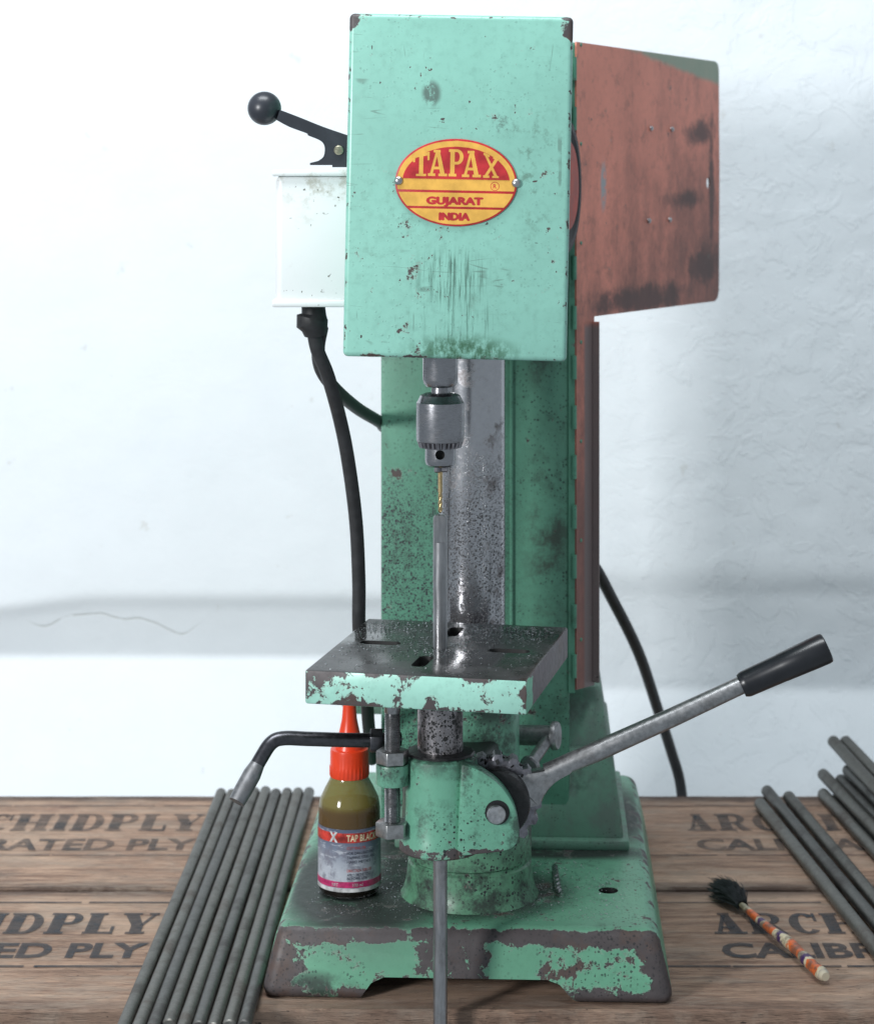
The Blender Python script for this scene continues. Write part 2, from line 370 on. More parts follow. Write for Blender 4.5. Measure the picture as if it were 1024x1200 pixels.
bench = empty('workbench', (0, 1.86, -.022), 'weathered plywood workbench top with black stencilled lettering under the green drilling machine', 'workbench')
BO = (0, 1.86, -.022)
def plank(y0, y1, m, seed, th=.0135):
    rnd = random.Random(seed); bm = bmesh.new(); n = 120; xs = [-.62 + 1.24 * i / n for i in range(n + 1)]
    sec = []
    for x in xs:
        j0 = mnoise.noise(Vector((x * 30, seed, 0))) * .0012 + mnoise.noise(Vector((x * 6, seed, 2))) * .001; j1 = mnoise.noise(Vector((x * 30, seed, 9))) * .0012
        dz = mnoise.noise(Vector((x * 3, seed, 5))) * .0002 - .0002
        b = .0018 + .0008 * mnoise.noise(Vector((x * 40, seed, 3)))
        sec.append([bm.verts.new((x, a, z)) for a, z in ((y0 + j0, -th), (y0 + j0, -b), (y0 + j0 + b, dz), (y1 + j1 - b, dz), (y1 + j1, -b), (y1 + j1, -th))])
    for a, b in zip(sec, sec[1:]):
        for k in range(6): bm.faces.new((a[k], b[k], b[(k + 1) % 6], a[(k + 1) % 6]))
    bm.faces.new(sec[0]); bm.faces.new(list(reversed(sec[-1]))); bmesh.ops.recalc_face_normals(bm, faces=bm.faces)
    return obj('plank', bm, m, bench, off=BO)
pl_near = plank(1.588, 1.8500, wood('plywood_near', 1.06, 1.3), 1)
pl_far = plank(1.8585, 2.132, wood('plywood_far', 1.22, 4.1), 2)
sub = wood('plywood_under', 1.0, 8.7)
obj('under_board', box((0, 1.862, -.0195), (1.24, .545, .012), .001), sub, bench, off=BO)
obj('front_rail', box((0, 1.612, -.052), (1.24, .04, .052), .002), sub, bench, off=BO)

def up(bm):
    bm.normal_update()
    for f in bm.faces:
        if f.normal.z < 0: f.normal_flip()
    return bm
def stencil(parent, ink, y_big0, y_big1, y_sm0, y_sm1, rules, x0, wid, xs):
    bm = bmesh.new(); x = 0; out = []
    for ch in 'ARCHIDPLY':
        p, w = G(ch, .17); out.append((p, x)); x += w + .12
    sc = wid / x; h = y_big1 - y_big0
    for p, xx in out: glyph_mesh(bm, p, lambda a, b, xx=xx: (x0 + (xx + a) * sc, y_big0 + b * h), .0005)
    obj('lettering', up(bm), ink, parent, off=BO)
    bm = bmesh.new()
    for q, (dx, dy) in enumerate(((0, 0),)):
        fm = font_mesh('CALIBRATED PLY', 1.0, .288, .035); ys = [v.co.y for v in fm.verts]; a, b = min(ys), max(ys)
        for v in fm.verts: v.co = (xs + v.co.x + dx, y_sm0 + (v.co.y - a) / (b - a) * (y_sm1 - y_sm0) + dy, .0005 + q * 4e-6)
        add_to(bm, fm)
    obj('lettering', up(bm), ink, parent, off=BO)
    rnd = random.Random(int(x0 * 1000))
    for ry in rules:
        xx = x0 - .05
        while xx < x0 + wid * 1.25:
            L = rnd.uniform(.04, .13); w0 = rnd.uniform(.0012, .0019); bm = bmesh.new()
            bm.faces.new([bm.verts.new(v) for v in ((xx, ry - w0, .0005), (xx + L, ry - w0, .0005), (xx + L, ry + w0, .0005), (xx, ry + w0, .0005))]); xx += L + rnd.uniform(.001, .008)
            obj('ruled_line', up(bm), ink, parent, off=BO)
for xa, xb, xc_, xd in ((-.484, -.478, -.511, -.502), (.2185, .2280, .2190, .2310)):
    stencil(pl_near, INK, 1.745, 1.794, 1.691, 1.725, (1.820, 1.674), xa, .264, xc_)
    stencil(pl_far, INKF, 2.017, 2.070, 1.959, 1.994, (2.097, 1.946), xb, .266, xd)

# ================================================================== DRILL PRESS
PO = (.0310, 1.80, 0)
press = empty('drill_press', PO, 'green bench drilling machine with chipped paint and an oval red and yellow badge', 'drilling machine')
YAW = Matrix.Rotation(R(-2.66), 4, 'Z')
def part(name, bm, m, parent=None, **k):
    o = obj(name, bm, m, parent or press, off=PO, **k); return o
def mf(x, y, z=0):      # machine frame: x across, y back from the base front -> world
    v = YAW @ Vector((x, y, z)); return Vector((v.x + .0212, v.y + 1.60, v.z))
def MF(bm): return xf(bm, Matrix.Translation((.0212, 1.60, 0)) @ YAW)
def stain_head(s, col, g, cn):
    # all in the head's own frame: x across, z up, centre of the front face at 0
    def st(c, r, soft, sc, lo, hi, rot=(0, 0, 0)): return s.mul(s.blob((c[0], 0, c[1]), (r[0], .2, r[1]), soft), s.mr(s.noise(1, 7, .72, vec=s.sv(scale=sc, rot=rot)), lo, hi))
    m1 = st((-.003, -.062), (.034, .026), .35, (520, 1, 26), .46, .62)
    m1b = st((-.000, -.090), (.040, .030), .35, (420, 1, 18), .52, .66)
    m2 = st((.006, -.112), (.050, .016), .3, (160, 1, 110), .36, .58)
    m3 = st((.050, .02), (.026, .085), .1, (70, 1, 70), .52, .66)
    m4 = st((-.048, -.025), (.030, .05), .1, (60, 1, 60), .52, .68)
    m5 = st((-.019, .063), (.008, .011), .5, (110, 1, 60), .42, .52)
    m6 = st((.030, .044), (.012, .012), .3, (90, 1, 90), .48, .62)
    m7 = st((-.045, .085), (.010, .010), .2, (90, 1, 90), .48, .7)
    m8 = st((.03, -.075), (.03, .03), .2, (60, 1, 60), .5, .7)
    col = s.mix(s.mul(s.mx(m1, m1b), .80), col, (.045, .10, .072))
    col = s.mix(s.mul(m2, .85), col, (.022, .085, .028))
    col = s.mix(s.mul(s.mx(s.mx(m3, m4), s.mx(m7, m8)), .55), col, (.07, .10, .07))
    col = s.mix(s.mul(s.mx(m5, m6), .75), col, (.07, .075, .07))
    for sc, ro, lo in (((7, 1, 70), .5, 1.), ((60, 1, 6), .25, 4.), ((9, 1, 90), -.35, 7.)):
        ln_ = s.op('SUBTRACT', 1.0, s.mr(s.op('ABSOLUTE', s.add(s.noise(1, 1, .4, vec=s.sv(scale=sc, rot=(0, ro, 0), loc=(lo, 0, lo))), -.5)), .003, .010))
        ln_ = s.mul(ln_, s.mr(s.noise(24, 3, .6, vec=s.sv(loc=(lo, lo, 0))), .58, .66)); col = s.mix(s.mul(ln_, .55), col, (.11, .17, .14))
    c1 = s.mx(s.blob((-.075, 0, .116), (.0085, .02, .018), .2), s.blob((.072, 0, .111), (.015, .02, .014), .2))
    cn = s.add(cn, s.mul(c1, .27))
    k1 = s.mr(s.noise(1, 2, .5, vec=s.sv(scale=(60, 1, 190), rot=(0, .12, 0))), .715, .725)
    k2 = s.mr(s.noise(1, 2, .5, vec=s.sv(scale=(190, 1, 60), rot=(0, .5, 0), loc=(3, 0, 7))), .735, .745)
    cn = s.add(cn, s.mul(s.mx(k1, k2), s.mul(s.mr(s.noise(17, 3), .48, .56), .6)))
    return col, g, cn
HEADM = paint('head_paint', (.265, .55, .455), chip=.14, edge=.42, edge_rad=.0035, grime=.10, speck=.14, extra=stain_head, rough=.33, bx=((0, .15, 0), (.0757, .15, .1164)))
def stain_pillar(s, col, g, cn):
    x = s.sep()
    low = s.mul(s.op('SUBTRACT', 1.0, s.mr(x[2], .20, .52)), .9)
    sp = s.mul(s.mx(s.specks(560, .66), s.mul(s.specks(1100, .7), .85)), s.mul(s.mr(s.add(low, s.mul(s.add(s.noise(30, 5, .7), -.5), 1.1)), .25, .75), s.op('SUBTRACT', 1.0, s.mr(x[0], .0, .05))))
    col = s.mix(sp, col, (.035, .035, .045))
    st = s.mul(s.blob((.052, 0, .455), (.018, .3, .045), .2), s.mr(s.noise(50, 6, .7), .38, .6))
    st2 = s.mul(s.blob((.060, 0, .30), (.030, .3, .11), .2), s.mr(s.noise(28, 7, .75), .42, .62))
    col = s.mix(s.mul(s.mx(st, st2), .85), col, (.045, .05, .04))
    return col, g, cn
PILM = paint('pillar_paint', (.118, .325, .222), chip=.04, grime=.55, speck=.5, extra=stain_pillar, gscale=16)
def stain_base(s, col, g, cn):
    x = s.sep(); nz = s.noise(26, 8, .72); nb = s.noise(70, 8, .7)
    top = s.mr(x[2], .045, .0495)
    bl = s.mx(s.blob((-.01, .095, .05), (.105, .082, .05), .6), s.blob((-.080, .11, .05), (.085, .16, .05), .6))
    bl2 = s.mx(s.blob((.070, .196, .05), (.11, .030, .05), .4), s.blob((.125, .30, .05), (.03, .12, .05), .3))
    nn = s.mr(s.add(nz, s.mul(s.noise(200, 3), .2)), .26, .56)
    g = s.mul(s.mx(g, s.mul(s.mx(bl, bl2), s.mul(nn, .97))), s.mx(top, .35))
    # bare iron along the front edges, with ragged paint islands on the face
    front = s.op('SUBTRACT', 1.0, s.mr(x[1], .012, .018))
    band = s.mul(s.op('SUBTRACT', 1.0, s.mr(s.op('ABSOLUTE', s.add(x[2], -.0455)), .002, .0105)), front)
    rim = s.mul(s.mr(s.op('ABSOLUTE', x[0]), .118, .140), front)
    mid = s.mul(s.blob((-.012, .0, .026), (.042, .05, .06), .45), front)
    low = s.mul(s.op('SUBTRACT', 1.0, s.mr(x[2], .004, .016)), s.mul(s.mr(s.noise(15, 3), .45, .6), front))
    cn = s.add(cn, s.mul(s.mx(s.mx(band, rim), s.mx(mid, low)), .26))
    cn = s.add(cn, s.mul(front, s.mul(s.add(s.noise(34, 7, .7), -.5), .55)))
    g = s.mx(g, s.mul(s.mul(s.blob((-.115, 0, .008), (.045, .05, .016), .3), s.mr(nb, .35, .55)), .9))
    return col, g, cn
BASEM = paint('base_paint', (.14, .365, .235), chip=.33, chip_scale=60, edge=.40, edge_rad=.012, grime=.55, speck=.5, extra=stain_base, rough=.4, bx=((0, .222, .0254), (.142, .216, .0254)))
def stain_cast(s, col, g, cn):
    x = s.sep()
    rim = s.op('SUBTRACT', 1.0, s.mr(s.add(x[2], s.mul(s.add(s.noise(50, 5, .7), -.5), .012)), .1265, .1300))
    cn = s.add(cn, s.mul(rim, .26))
    g = s.mx(g, s.mul(s.mul(s.mr(x[2], .172, .192), s.mr(s.noise(60, 6, .7), .40, .58)), .85))
    g = s.mx(g, s.mul(s.mr(s.noise(30, 8, .76), .46, .64), .82))
    return col, g, cn
CASTM = paint('casting_paint', (.16, .41, .285), chip=.22, chip_scale=70, grime=.5, speck=.75, extra=stain_cast, rough=.30)
def stain_foot(s, col, g, cn):
    g = s.mx(g, s.mul(s.mr(s.noise(30, 8, .75), .42, .60), .9)); return col, g, cn
FOOTM = paint('foot_paint', (.115, .29, .175), chip=.12, grime=.7, speck=.8, extra=stain_foot, rough=.32)
def stain_ped(s, col, g, cn):
    col = s.mix(s.mul(s.mr(s.noise(30, 7, .7, vec=s.sv(scale=(1, 1, .8))), .40, .62), .75), col, (.13, .17, .15)); return col, g, cn
PEDM = paint('pedestal_paint', (.135, .295, .21), chip=.05, grime=.55, speck=.35, rough=.5, gscale=24, extra=stain_ped)

# base casting
bb = hexa((-.150, .150, 0, .445), (-.138, .138, .012, .432), 0, .0507, .009, 4)
nt = [(-.077, -.01), (-.077, .001), (-.074, .006), (-.069, .0125), (-.060, .0165), (.058, .0165), (.067, .0135), (.074, .006), (.079, .001), (.079, -.01)]
side = [(.10, -.01), (.10, .006), (.115, .012), (.33, .012), (.345, .006), (.345, -.01)]
bb = cut(bb, [prism(nt, -.05, .25, 'XZ'), cyl((.105, .10, .02), (.105, .10, .09), .0075), cyl((.118, .405, .02), (.118, .405, .09), .007)])
base = obj('base', bb, [BASEM, plain('recess_shade', (.010, .010, .010), .6)], press, pick=lambda f: 1 if (abs(f.normal.z) < .3 and f.calc_center_median().z > .015 and any((f.calc_center_median().x - a) ** 2 + (f.calc_center_median().y - b) ** 2 < .00009 for a, b in ((.105, .10), (.118, .405)))) or (f.normal.z > .9 and f.calc_center_median().z < .03) or (f.calc_center_median().z < .0168 and .001 < f.calc_center_median().y < .2505 and abs(f.calc_center_median().x) < .085) else 0)  # hole walls and notch interior painted near-black for the shade inside
base.matrix_local = Matrix.Translation(-Vector(PO)) @ Matrix.Translation((.0212, 1.60, 0)) @ YAW
# column foot boss
cx, cy = mf(0, .098)[:2]
CX, CY = .0268, 1.700
obj_foot = part('column_foot', lathe([(.0540, .048), (.0510, .0535), (.0490, .059), (.0478, .066), (.0470, .0755), (.0455, .0770), (.0455, .0785), (.0472, .0800), (.0472, .101), (.0455, .1035), (.030, .1035)], (CX - .002, CY - .008, 0), seg=56), FOOTM)
# round steel column
cs = NB('ground_steel_column')
x = cs.sep(); low = cs.op('SUBTRACT', 1.0, cs.mr(x[2], .27, .46))
f = cs.noise(260, 3, .6); sp = cs.mul(cs.mx(cs.specks(640, .62), cs.specks(1200, .68)), cs.mr(cs.add(low, cs.mul(cs.add(cs.noise(36, 5, .7), -.5), .8)), .2, .7))
rust = cs.mul(cs.mr(cs.noise(42, 7, .72), .52, .66), .75)
c = cs.mix(f, (.42, .42, .44), (.54, .54, .56)); c = cs.mix(rust, c, (.10, .075, .07)); c = cs.mix(cs.mul(sp, .92), c, (.03, .03, .033))
cs.bump(cs.add(cs.mul(f, .2), cs.mul(sp, 1.5)), .5, .0007)
COLM = cs.set(c, cs.mixf(cs.mx(rust, sp), .19, .55), cs.mixf(cs.mx(cs.mul(rust, .7), cs.mul(sp, .7)), 1., .2))
part('column', cyl((CX, CY, .10), (CX, CY, .52), .0255, seg=64), COLM)
# pillar: sheet box behind the column
pil = box((0, .262, .3805), (.154, .10, .645), .003, 2)
part('pillar', MF(pil), PILM)
part('pillar_rib', MF(box((.001 + .0285, .2105, .36), (.003, .004, .60), .0008, 1)), PILM)
# pedestal beside and behind the pillar
part('pedestal', MF(hexa((-.062, .121, .206, .40), (-.060, .112, .222, .385), .0575, .128, .003, 2)), PEDM)
part('pedestal', MF(hexa((-.058, .1105, .226, .382), (-.056, .1035, .250, .372), .126, .172, .004, 2)), PEDM)
part('pedestal_flange', MF(box((.030, .305, .0545), (.190, .212, .0085), .002, 2)), PEDM)
part('motor_mount', MF(prism(rounded(-.118, -.055, .134, .163, .012), .30, .315, 'XZ', .001)), PEDM)

# head cover, tilted a little
HM = Matrix.Translation((.01399, 1.5, .5895)) @ Matrix.Rotation(R(1.15), 4, 'Y') @ YAW
hb = box((0, .150, 0), (.1514, .300, .2328), .0035, 4)
head = obj('head_cover', hb, HEADM, press)
head.matrix_local = Matrix.Translation(-Vector(PO)) @ HM

# badge on the head
RED = plain('badge_red', (.47, .024, .03), .38, var=.28); YEL = plain('badge_yellow', (.74, .41, .075), .40, var=.16)
EDG = metal('badge_edge', (.35, .33, .32), .4)
BM_ = HM @ Matrix.Translation((-.0012, -.0002, .0030)) @ Matrix.Rotation(R(90), 4, 'X')     # local x right, y up, z towards viewer
def ell(a, b, n=72): return [(a * math.cos(2 * math.pi * i / n), b * math.sin(2 * math.pi * i / n)) for i in range(n)]
def clip_ell(a, b, ya, yb, n=40):
    """region of the ellipse between heights ya<yb"""
    p = []
    ya = max(ya, -b * .9999); yb = min(yb, b * .9999)
    for k in range(n + 1): y = ya + (yb - ya) * k / n; p.append((a * math.sqrt(max(0, 1 - y * y / b / b)), y))
    return p + [(-x_, y_) for x_, y_ in reversed(p)]
A_, B_ = .0412, .0296
plate = part('name_plate', xf(prism(ell(A_, B_), 0, .0011, 'XY', .0003), BM_), RED)
S_ = A_ / 418.
def flat(poly, z): return prism(poly, z, z + .00012, 'XY')
def zy(py): return (385 - py) * S_
yb = bmesh.new()
add_to(yb, flat(clip_ell(A_ - .0013, B_ - .0013, zy(438), B_), .00105))
add_to(yb, flat(clip_ell(A_ - .0013, B_ - .0013, zy(550), zy(455)), .00105))
add_to(yb, flat(clip_ell(A_ - .0013, B_ - .0013, -B_, zy(566)), .00105))
part('name_plate_field', xf(yb, BM_), YEL, plate)
part('name_plate_field', xf(flat(clip_ell(A_ - .0049, B_ - .0053, zy(362), B_), .0012), BM_), RED, plate)
lt = bmesh.new()
for ch, x0, x1, y0, y1, sh in (('T', 193, 306, 345, 190, .06), ('A', 297, 428, 343, 163, .0), ('P', 438, 541, 343, 157, 0), ('A', 530, 660, 346, 165, 0), ('X', 675, 782, 348, 196, -.10)):
    p, w = G(ch, .02)
    def T(a, b, x0=x0, x1=x1, y0=y0, y1=y1, w=w, sh=sh):
        px = x0 + a / w * (x1 - x0); py = y0 + b * (y1 - y0) - sh * b * (px - (x0 + x1) / 2) * 4 * (1 if sh > 0 else 1)
        return ((px - 490) * S_, zy(py))
    glyph_mesh(lt, p, T, .00136)
for f in lt.faces: f.normal_update(); (f.normal.z < 0) and f.normal_flip()
part('lettering', xf(lt, BM_), YEL, plate)
for txt, xc, w, y0, y1 in (('GUJARAT', 484, 382, 535, 485), ('INDIA', 484, 206, 643, 593)):
    rt = bmesh.new()
    for q, (dx, dy) in enumerate(((-5, 0), (5, 0), (0, 3), (0, -3), (-2.5, 0), (2.5, 0))):
        fm = font_mesh(txt, 1., w * S_, .02, 'CENTER'); ys = [v.co.y for v in fm.verts]; a, b = -.02, max(ys)
        for v in fm.verts: v.co = (v.co.x + (xc - 490 + dx) * S_, zy(y0 + dy) + (v.co.y - a) / (b - a) * (zy(y1) - zy(y0)), .0012 + q * 3e-6)
        add_to(rt, fm)
    part('lettering', xf(rt, BM_), RED, plate)
rt = bmesh.new(); fm = font_mesh('R', 1., 24 * S_, .02, 'CENTER'); ys = [v.co.y for v in fm.verts]; a, b = min(ys), max(ys)
for v in fm.verts: v.co = (v.co.x + (757 - 490) * S_, zy(420) + (v.co.y - a) / (b - a) * 30 * S_, .0012)
part('registered_letter', xf(fm, BM_), RED, plate)
for k in range(24):
    t0, t1 = 2 * math.pi * k / 24, 2 * math.pi * (k + 1) / 24
    rt.faces.new([rt.verts.new(((757 - 490) * S_ + rr * S_ * math.cos(t), zy(405) + rr * S_ * math.sin(t), .0012)) for rr, t in ((27, t0), (31, t0), (31, t1), (27, t1))])
bmesh.ops.remove_doubles(rt, verts=rt.verts, dist=1e-6)
part('registered_ring', xf(rt, BM_), RED, plate)
STEEL = metal('bright_steel', (.50, .50, .51), .28, .3)
for sx in (97, 902):
    part('rivet', xf(lathe([(.0031, .0008), (.0030, .0016), (.0022, .0026), (.0008, .0031), (0, .0031)], ((sx - 490) * S_, zy(380), 0), seg=20), BM_), STEEL, plate)

# side door, standing open
def stain_door(s, col, g, cn):
    x = s.sep()
    def sm(c, r, lo=.36, hi=.56): return s.mul(s.mr(s.add(s.mul(s.blob(c, [q * 1.25 for q in r], .0), .55), s.mul(s.noise(1, 8, .75, vec=s.sv(scale=(38, 1, 30))), 1.1)), .74, 1.06), .9)
    dk = s.mx(s.mx(sm((.262, 0, .635), (.06, .2, .020), .2, .4), sm((.225, 0, .575), (.07, .2, .016))), s.mx(sm((.27, 0, .515), (.07, .2, .035)), sm((.13, 0, .490), (.20, .2, .022), .3, .6)))
    dk = s.mx(dk, sm((.29, 0, .59), (.012, .2, .11), .3, .6))
    col = s.mix(s.mul(dk, .92), col, (.018, .018, .024))
    drt = s.mul(s.mr(s.add(s.noise(12, 8, .72, vec=s.sv(scale=(1, 1, .6))), s.add(s.mul(x[0], .55), s.mul(s.add(x[2], -.62), -.9))), .46, .86), .78)
    col = s.mix(drt, col, (.075, .042, .038))
    blot = s.mul(s.mr(s.noise(55, 6, .7), .52, .66), .35); col = s.mix(blot, col, (.12, .06, .05))
    over = s.mr(s.add(s.add(s.mul(x[0], .115), x[2]), s.mul(s.add(s.noise(50, 3), -.5), .006)), .7135, .7195)
    col = s.mix(s.mul(over, .85), col, (.22, .36, .27))
    low = s.mul(s.mul(s.mr(x[0], .012, .018), s.op('SUBTRACT', 1., s.mr(x[2], .47, .478))), .9)
    col = s.mix(low, col, (.20, .17, .17))
    scr = s.blob((.052, 0, .588), (.008, .2, .028), .3)
    col = s.mix(s.mul(scr, s.mr(s.noise(90, 4), .38, .5)), col, (.35, .36, .38))
    return col, g, cn
DOORM = paint('primer_red', (.78, .275, .195), chip=.02, edge=.12, edge_rad=.002, grime=.12, speck=.06, extra=stain_door, rough=.5, bare=(.06, .055, .055))
HX, HY = .1135, 1.806
dang = math.atan2(.27, .15)
door = bpy.data.objects.new('side_door', None)
poly = [(0, .178), (.034, .1750), (.034, .4800)]
poly += [(.309 - .010, .4790), (.309 - .003, .482), (.309, .489), (.3100, .56), (.3104, .60), (.3095, .64), (.309, .695), (.306, .7005), (.300, .7025), (.0, .7055)]
db = prism(poly, 0, .0016, 'XZ')
u, zz = .915 * .309, .589
db = cut(db, [prism(ell(.0030, .0058, 20), -.01, .01, 'XZ')] if False else [xf(prism(ell(.0042, .0056, 20), -.01, .01, 'XZ'), Matrix.Translation((u, 0, zz)))])
me_door = obj('side_door', db, DOORM, press)
bpy.data.objects.remove(door)
me_door.location = (HX - PO[0], HY - PO[1], 0); me_door.rotation_euler = (0, 0, dang)
for (uu, z2) in ((.150, .6375), (.196, .6375), (.145, .557), (.191, .557)):
    obj('rivet', lathe([(.0024, 0), (.0022, .0014), (.0010, .0024), (0, .0025)], (uu, 0, z2), (0, -1, 0), 14), STEEL, me_door)
obj('stiffener', xf(box((.031, -.003, .327), (.0014, .006, .298), .0004, 1), Matrix.Identity(4)), DOORM, me_door)
# piano hinge
HINGE = paint('hinge_paint', (.10, .30, .20), chip=.05, grime=.5, speck=.2)
part('hinge_leaf', box((.1095, 1.8075, .440), (.0056, .002, .53), .0004, 1), HINGE)
kk = 0; z = .188
while z < .70:
    part('hinge_knuckle', cyl((.1115, 1.8052, z), (.1115, 1.8052, z + .019), .0021, seg=12), HINGE); z += .0405
    obj('rivet', lathe([(.0017, 0), (.0014, .0007), (0, .0010)], (.008, 0, z - .011), (0, -1, 0), 10), HINGE, me_door) if kk % 2 == 0 else None
    kk += 1
# pulley and belt behind the head's right edge
PUL = plain('pulley_red', (.40, .05, .03), .5); RUB = plain('black_rubber', (.022, .022, .024), .55, var=.3)
pax = Vector((1, -.30, 0)); pc = (.082, 1.752, .589)
part('pulley', lathe([(.034, 0), (.036, .003), (.036, .009), (.036, .013), (.036, .019), (.035, .0225), (.012, .0225)], pc, pax, 48), PUL)
part('belt', lathe([(.0445, .0045), (.0530, .003), (.0545, .011), (.0535, .0205), (.0475, .0208), (.0440, .0185)], pc, pax, 56), RUB)

# spindle and chuck (axis)
SX, SY = .0023, 1.569
def zpx(py, Y=SY): return CAMZ - (py - 200) * Y / 2600
BR = metal('brushed_steel', (.34, .34, .36), .22, .35, 50, stretch=(1, 1, 12), bumpy=.08)
DKS = metal('dark_steel', (.30, .29, .31), .32, .4, 60)
def zz_(*p): return [(r, zpx(y)) for r, y in p]
part('quill', lathe(list(reversed(zz_((.0124, 400), (.0124, 444), (.0118, 449), (.0098, 453), (.006, 453)))), (SX, SY, 0), seg=48), BR)
chuck = part('chuck', lathe(list(reversed(zz_((.0060, 450), (.0064, 460), (.0105, 460.5), (.0140, 463), (.0160, 470), (.0168, 471.5), (.0169, 474), (.0169, 514), (.0166, 516.5), (.0120, 517)))), (SX, SY, 0), seg=56), BR)
part('gear_ring', lathe(list(reversed(zz_((.0150, 516), (.0163, 517), (.0150, 524), (.0105, 525)))), (SX, SY, 0), seg=104, rmod=lambda k, i: (1.0 if i % 4 < 2 else .84) if k in (1, 2) else 1.), DKS, chuck, sharp=20)
nose = cut(lathe(list(reversed(zz_((.0106, 520), (.0107, 540), (.0100, 544), (.0078, 546.5), (.0050, 547)))), (SX, SY, 0), seg=48), [cyl((SX - .0002, SY - .03, zpx(531)), (SX - .0002, SY - .004, zpx(531)), .0034, seg=20)])
part('nose', nose, [BR, plain('key_hole_shade', (.01, .01, .01), .6)], chuck, pick=lambda f: 1 if (f.calc_center_median() + Vector(PO) - Vector((SX, SY, zpx(531)))).xy.length < .0101 and abs(f.calc_center_median().z - zpx(531)) < .0036 and f.calc_center_median().y + PO[1] < SY - .001 else 0)  # key hole faces painted black for its inner shade
for k in range(3):
    a = R(90 + 120 * k + 25)
    part('jaw', xf(box((0, 0, 0), (.0035, .0055, .0050), .0008, 1), Matrix.Translation((SX + .0030 * math.cos(a), SY + .0030 * math.sin(a), zpx(549))) @ Matrix.Rotation(a + R(90), 4, 'Z')), DKS, chuck)

# table assembly (swung a little to the right about the column)
TA = R(-12.2); TZ = .263
TM = Matrix.Translation((SX, SY, TZ)) @ Matrix.Rotation(TA, 4, 'Z')
tn = NB('oily_table_top')
wet = tn.mr(tn.noise(14, 5, .6), .40, .62); fn = tn.noise(260, 4, .6)
tc = tn.mix(fn, (.040, .040, .041), (.085, .083, .084)); tc = tn.mix(wet, tc, (.03, .03, .028))
grit = tn.mul(tn.mr(tn.noise(600, 2), .60, .66), tn.mr(tn.add(tn.noise(20, 4), tn.mul(tn.sep()[1], 2.2)), .42, .70))
tc = tn.mix(grit, tc, (.30, .31, .32))
tn.bump(tn.add(tn.mul(fn, .3), grit), .35, .0006)
TOPM = tn.set(tc, tn.mixf(wet, .42, .13), .35)
TBLM = paint('table_paint', (.33, .61, .51), chip=.52, chip_scale=75, edge=.28, edge_rad=.0045, grime=.10, speck=.15, rough=.30, bx=((.001, .002, -.0115), (.076, .0885, .0115)))
def side_ch(s, col, g, cn):
    x = s.sep(); return col, g, s.add(cn, s.mul(s.mr(s.add(x[1], s.mul(s.add(s.noise(60, 4), -.5), .02)), -.066, -.058), .6))
SIDM = paint('table_side_paint', (.16, .44, .30), chip=.2, edge=.5, edge_rad=.003, grime=.3, speck=.3, extra=side_ch, rough=.45, bare=(.13, .11, .12), bx=((.001, .002, -.0115), (.076, .0885, .0115)))
tb = box((.001, .002, -.0115), (.152, .177, .023), .0016, 2)
slots = [(-.0455, .0080, .030, .0125, 0), (.0490, .0010, .030, .0125, 0), (-.0030, -.0440, .034, .0105, R(90)), (-.002, .0560, .034, .0105, R(90))]
tb = cut(tb, [prism(capsule(a, b, L, w, an), -.05, .02, 'XY') for a, b, L, w, an in slots] + [cyl((0, 0, -.05), (0, 0, .02), .0058)])
SLOTM = plain('slot_shade', (.012, .012, .012), .5)  # slot walls coloured near-black, shade put into the colour
def tpick(f):
    c = f.calc_center_median()
    if abs(c.x) < .068 and abs(c.y) < .08 and abs(f.normal.z) < .5: return 3
    return 0 if f.normal.z > .7 else (1 if f.normal.y < -.5 else 2)
table = obj('table', tb, [TOPM, TBLM, SIDM, SLOTM], press, pick=tpick)
table.location = Vector((SX, SY, TZ)) - Vector(PO); table.rotation_euler = (0, 0, TA)
# swarf on the table: curled chips
def swarf(n, fn, smin, smax, z):
    bm = bmesh.new()
    for k in range(n):
        p = fn()
        if p is None: continue
        s_ = random.uniform(smin, smax); a = random.uniform(0, 6.28); w = s_ * random.uniform(.2, .55); t = random.uniform(.0, .7)
        d = Vector((math.cos(a), math.sin(a), 0)); e = Vector((-d.y, d.x, random.uniform(-.5, .5)))
        P = [Vector((p[0], p[1], z)) + d * s_ * q + Vector((0, 0, h * s_)) for q, h in ((-.5, .02), (0, .12 + t * .5), (.5, .02))]
        vs = [(bm.verts.new(q - e * w * .5 + Vector((0, 0, abs(e.z) * w * .5))), bm.verts.new(q + e * w * .5 + Vector((0, 0, abs(e.z) * w * .5)))) for q in P]
        for q in range(2): bm.faces.new((vs[q][0], vs[q][1], vs[q + 1][1], vs[q + 1][0]))
    return bm
CHIPM = metal('swarf_steel', (.55, .56, .58), .25, .3)
def on_table():
    x, y = random.uniform(-.07, .07), random.uniform(-.083, .083)
    w = .03 + .9 * smooth01((y - .005) / .07) * (.35 + .65 * smooth01((x + .02) / .05)) + .75 * math.exp(-((x / .022) ** 2 + (y / .028) ** 2)) + .25 * math.exp(-(((x + .045) / .02) ** 2 + ((y + .012) / .012) ** 2))
    if random.random() > w: return None
    for a, b, L, ww, an in slots:
        if abs(x - a) < .014 and abs(y - b) < .006 and an == 0 or abs(x - a) < .005 and abs(y - b) < .014 and an: return None
    if x * x + y * y < .0062 ** 2: return None
    return x, y
sw = obj('swarf', swarf(9000, on_table, .0006, .0019, .0001), CHIPM, table, kind='stuff')
# table post (hollow ram)
POSTM = metal('greasy_steel', (.33, .31, .32), .32, .9, 40, speck=.85, bumpy=.5)
part('table_post', lathe([(.0060, .125), (.0160, .125), (.0160, .2398), (.0060, .2398)], (SX, SY, 0), seg=48), POSTM)
